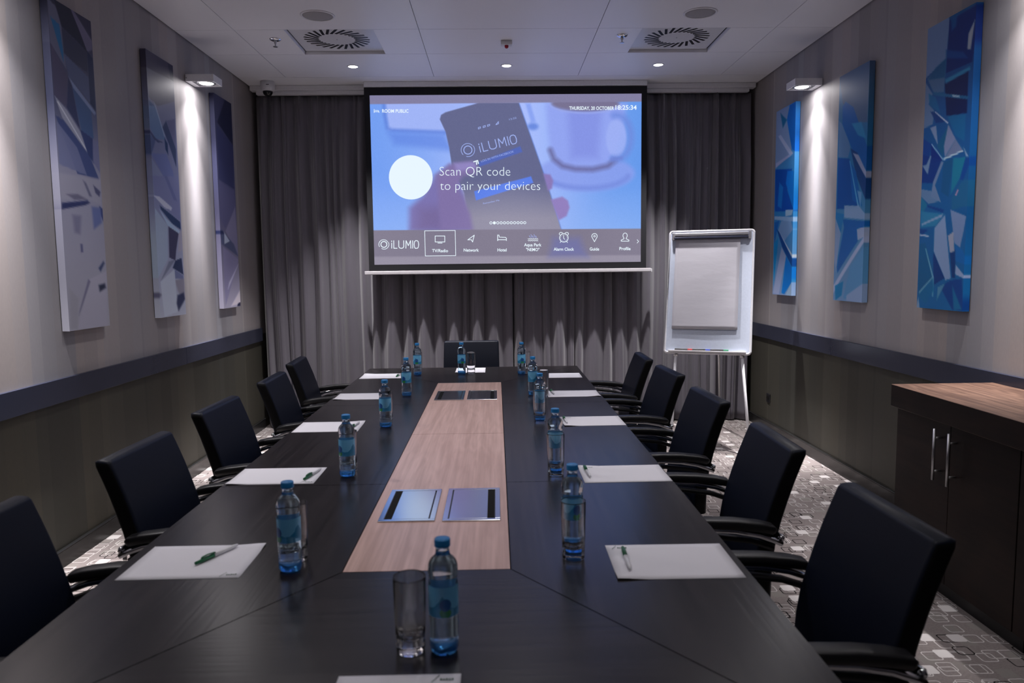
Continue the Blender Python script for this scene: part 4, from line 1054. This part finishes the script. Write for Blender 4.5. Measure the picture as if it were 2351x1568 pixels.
# ------------------------------------------------------------------ flip chart
def flip_chart():
    w_ = Vector((.93, -.37, 0)).normalized(); nrm = Vector((-w_.y*-1, 0, 0))
    n2 = Vector((w_.y, -w_.x, 0))                 # faces the camera
    up = (Vector((0, 0, 1)) - n2*.27).normalized(); nb = w_.cross(up); 
    if nb.dot(n2) < 0: nb = -nb
    org = Vector((1.735, 6.075, 1.272))
    t = thing('flip_chart', 'white flip chart easel with blank paper pad beside the right curtain', 'flip chart', (1.735, 6.15, 0))
    m4 = Matrix.Identity(4)
    for i in range(3): m4[i][0] = w_[i]; m4[i][1] = -nb[i]; m4[i][2] = up[i]; m4[i][3] = org[i]-(1.735, 6.15, 0)[i]
    def add(nm, bm, m, par=None, sm=False):
        bmesh.ops.transform(bm, matrix=m4, verts=bm.verts); return obj(nm, bm, m, par or t, sm)
    W2, H2 = .335, .510            # local: x across, -y to viewer, z up the board
    pr = lambda w, h, r: [(x, z) for x, z in rrect(w, h, r, 5)]
    def plate(w, h, r, y0, y1):
        bm = bmesh.new(); P_ = pr(w, h, r); a = [bm.verts.new((x, y0, z)) for x, z in P_]; b = [bm.verts.new((x, y1, z)) for x, z in P_]
        bm.faces.new(a); bm.faces.new(b[::-1])
        for i in range(len(P_)):
            j = (i+1) % len(P_); bm.faces.new((a[i], b[i], b[j], a[j]))
        return bm
    bd = add('board', plate(W2-.008, H2-.008, .015, -.006, .008), M['board'])
    fr = tube(bmesh.new(), [(x, 0, z) for x, z in pr(W2, H2, .022)+[pr(W2, H2, .022)[0]]], .0105, 8, cap=False); add('frame', fr, M['white'], None, True)
    cl = bmesh.new(); box(cl, -W2+.022, W2-.030, -.030, -.010, H2-.050, H2-.020, .006, 2); c_ = add('clamp_rail', cl, M['satin'])
    cl = bmesh.new(); box(cl, -W2+.030, W2-.040, -.034, -.018, H2-.072, H2-.054, .004, 1); add('clamp_bar', cl, M['band'], c_)
    for s in (-1, 1):
        add('clamp_end', B(s*(W2-.03)-.012, s*(W2-.03)+.012, -.034, -.006, H2-.078, H2-.018, .004, 1), M['satin'], c_)
    add('tray', B(-W2+.03, W2-.03, -.045, -.008, -H2+.004, -H2+.014, .002, 1), M['white'])
    # paper pad
    bm = bmesh.new(); nx, nz = 16, 26; V = []
    px0, px1, pz0, pz1 = -.285, .232, -.318, H2-.062
    for j in range(nz+1):
        for i in range(nx+1):
            x = px0+(px1-px0)*i/nx; z = pz1+(pz0-pz1)*j/nz
            V.append(bm.verts.new((x, -.013-.004*(j/nz)-.0008*math.sin(x*13+j*.3)*(j/nz)-.0002*math.sin(j*1.3+x*9), z)))
    for j in range(nz):
        for i in range(nx):
            a = j*(nx+1)+i; bm.faces.new((V[a], V[a+nx+1], V[a+nx+2], V[a+1]))
    o = add('paper_pad', bm, M['pad'], None, True); md = o.modifiers.new('thickness', 'SOLIDIFY'); md.thickness = .004; md.offset = 0
    # legs stand in world space (relative to the easel's base point)
    base = Vector((1.735, 6.15, 0))
    def wp(x, y, z): return (m4 @ Vector((x, y, z)))
    for (x, fx, fy) in ((-.245, 1.36-1.735, 5.78-6.15), (.270, 1.955-1.735, 5.66-6.15)):
        p0 = wp(x, .01, -H2+.02); p1 = Vector((fx, fy, .012)); pm = p0.lerp(p1, .06)
        bm = tube(bmesh.new(), [p0, pm], .017, 12); br = obj('leg_bracket', bm, M['satin'], t, True)
        l = obj('leg', tube(bmesh.new(), [p0.lerp(p1, .03), p1], .0115, 12), M['white'], t, True)
        obj('foot', tube(bmesh.new(), [p0.lerp(p1, .975), p1-Vector((0, 0, .011))], .0145, 12), M['black'], l, True)
    p0 = wp(0.06, .03, .1); p1 = Vector((2.06-1.735, 6.80-6.15, .012))
    l = obj('leg', tube(bmesh.new(), [p0, p1], .0105, 12), M['satin'], t, True)
    obj('foot', tube(bmesh.new(), [p0.lerp(p1, .98), p1-Vector((0, 0, .011))], .0135, 12), M['black'], l, True)
    # markers lie on the tray
    for nm, x, mm in (('red', -.175, 'redp'), ('blue', -.035, 'bluep'), ('green', .105, 'greenp')):
        g = thing('marker_pen', 'black marker with %s cap lying on the flip chart tray' % nm, 'marker', tuple(base + wp(x, -.028, -H2+.0215)), math.atan2(w_.y, w_.x), 'markers on the flip chart tray')
        for pn, a, b, mt in (('barrel', -.075, .028, 'black'), ('cap', .028, .066, mm)):
            bm = lathe(bmesh.new(), [(0, a), (.0070, a), (.0075, a+.003), (.0075, b-.003), (.0068, b), (0, b)], 12)
            bmesh.ops.rotate(bm, cent=(0, 0, 0), matrix=Matrix.Rotation(PI/2, 3, 'Y'), verts=bm.verts); obj(pn, bm, M[mt], g, True)
flip_chart()

# ------------------------------------------------------------------ cabinets on the right with one continuous worktop
wt = obj('worktop', B(1.90, 2.395, -.2, 3.535, .795, .900, .0015, 1), M['cwood_y'])
tag(wt, 'thick walnut worktop over the low cabinets along the right wall', 'worktop')
wt.data.materials.append(M['cwood_z'])
for p in wt.data.polygons:
    if abs(p.normal.z) < .5: p.material_index = 1
for k, (ya, yb_) in enumerate(((2.672, 3.525), (1.815, 2.668), (.958, 1.811))):
    t = thing('base_cabinet', 'dark wenge two door cabinet under the walnut worktop, ' + ('farthest one, with two visible handles', 'middle one, outside the right photo edge', 'nearest one, outside the right photo edge')[k], 'cabinet', (1.93, (ya+yb_)/2, 0), 0, 'low cabinets along the right wall')
    h = (yb_-ya)/2
    obj('carcass', B(.020, .455, -h, h, .08, .794, .001, 1), M['cwood_z'], t)
    obj('plinth', B(.05, .45, -h, h, 0, .08), M['black'], t)
    for s in (-1, 1):
        d = obj('door', B(0, .0185, min(s*.0015, s*(h-.001)), max(s*.0015, s*(h-.001)), .085, .790, .001, 1), M['cwood_z'], t)
        y = s*.052+.010; hb = tube(bmesh.new(), [(-.034, y, .535), (-.034, y, .762)], .006, 12)
        for z in (.575, .722): tube(hb, [(-.034, y, z), (0, y, z)], .0045, 8)
        obj('handle', hb, M['satin'], d, True)['label'] = 'brushed steel bar handle'

# backrest sides are darker leather panels
for o in C.objects:
    if o.name == 'backrest':
        for p in o.data.polygons: p.material_index = 1 if abs(p.normal.y) > .8 else 0

# sockets low on the walls
def socket(side, y, z, label):
    X = XL if side == 'L' else XR; t = thing('wall_socket', label, 'wall socket', (X, y, z), 0 if side == 'L' else PI)
    obj('plate', B(0, .009, -.041, .041, -.041, .041, .003, 1), M['black'], t)
    obj('insert', lathe(bmesh.new(), [(0, 0), (.019, 0), (.021, .003), (0, .003)], 20), M['brush'], t).matrix_local = Matrix.Translation((.009, 0, 0)) @ Matrix.Rotation(PI/2, 4, 'Y')
socket('R', 6.55, .30, 'black wall socket low on the dark right wall behind the flip chart')
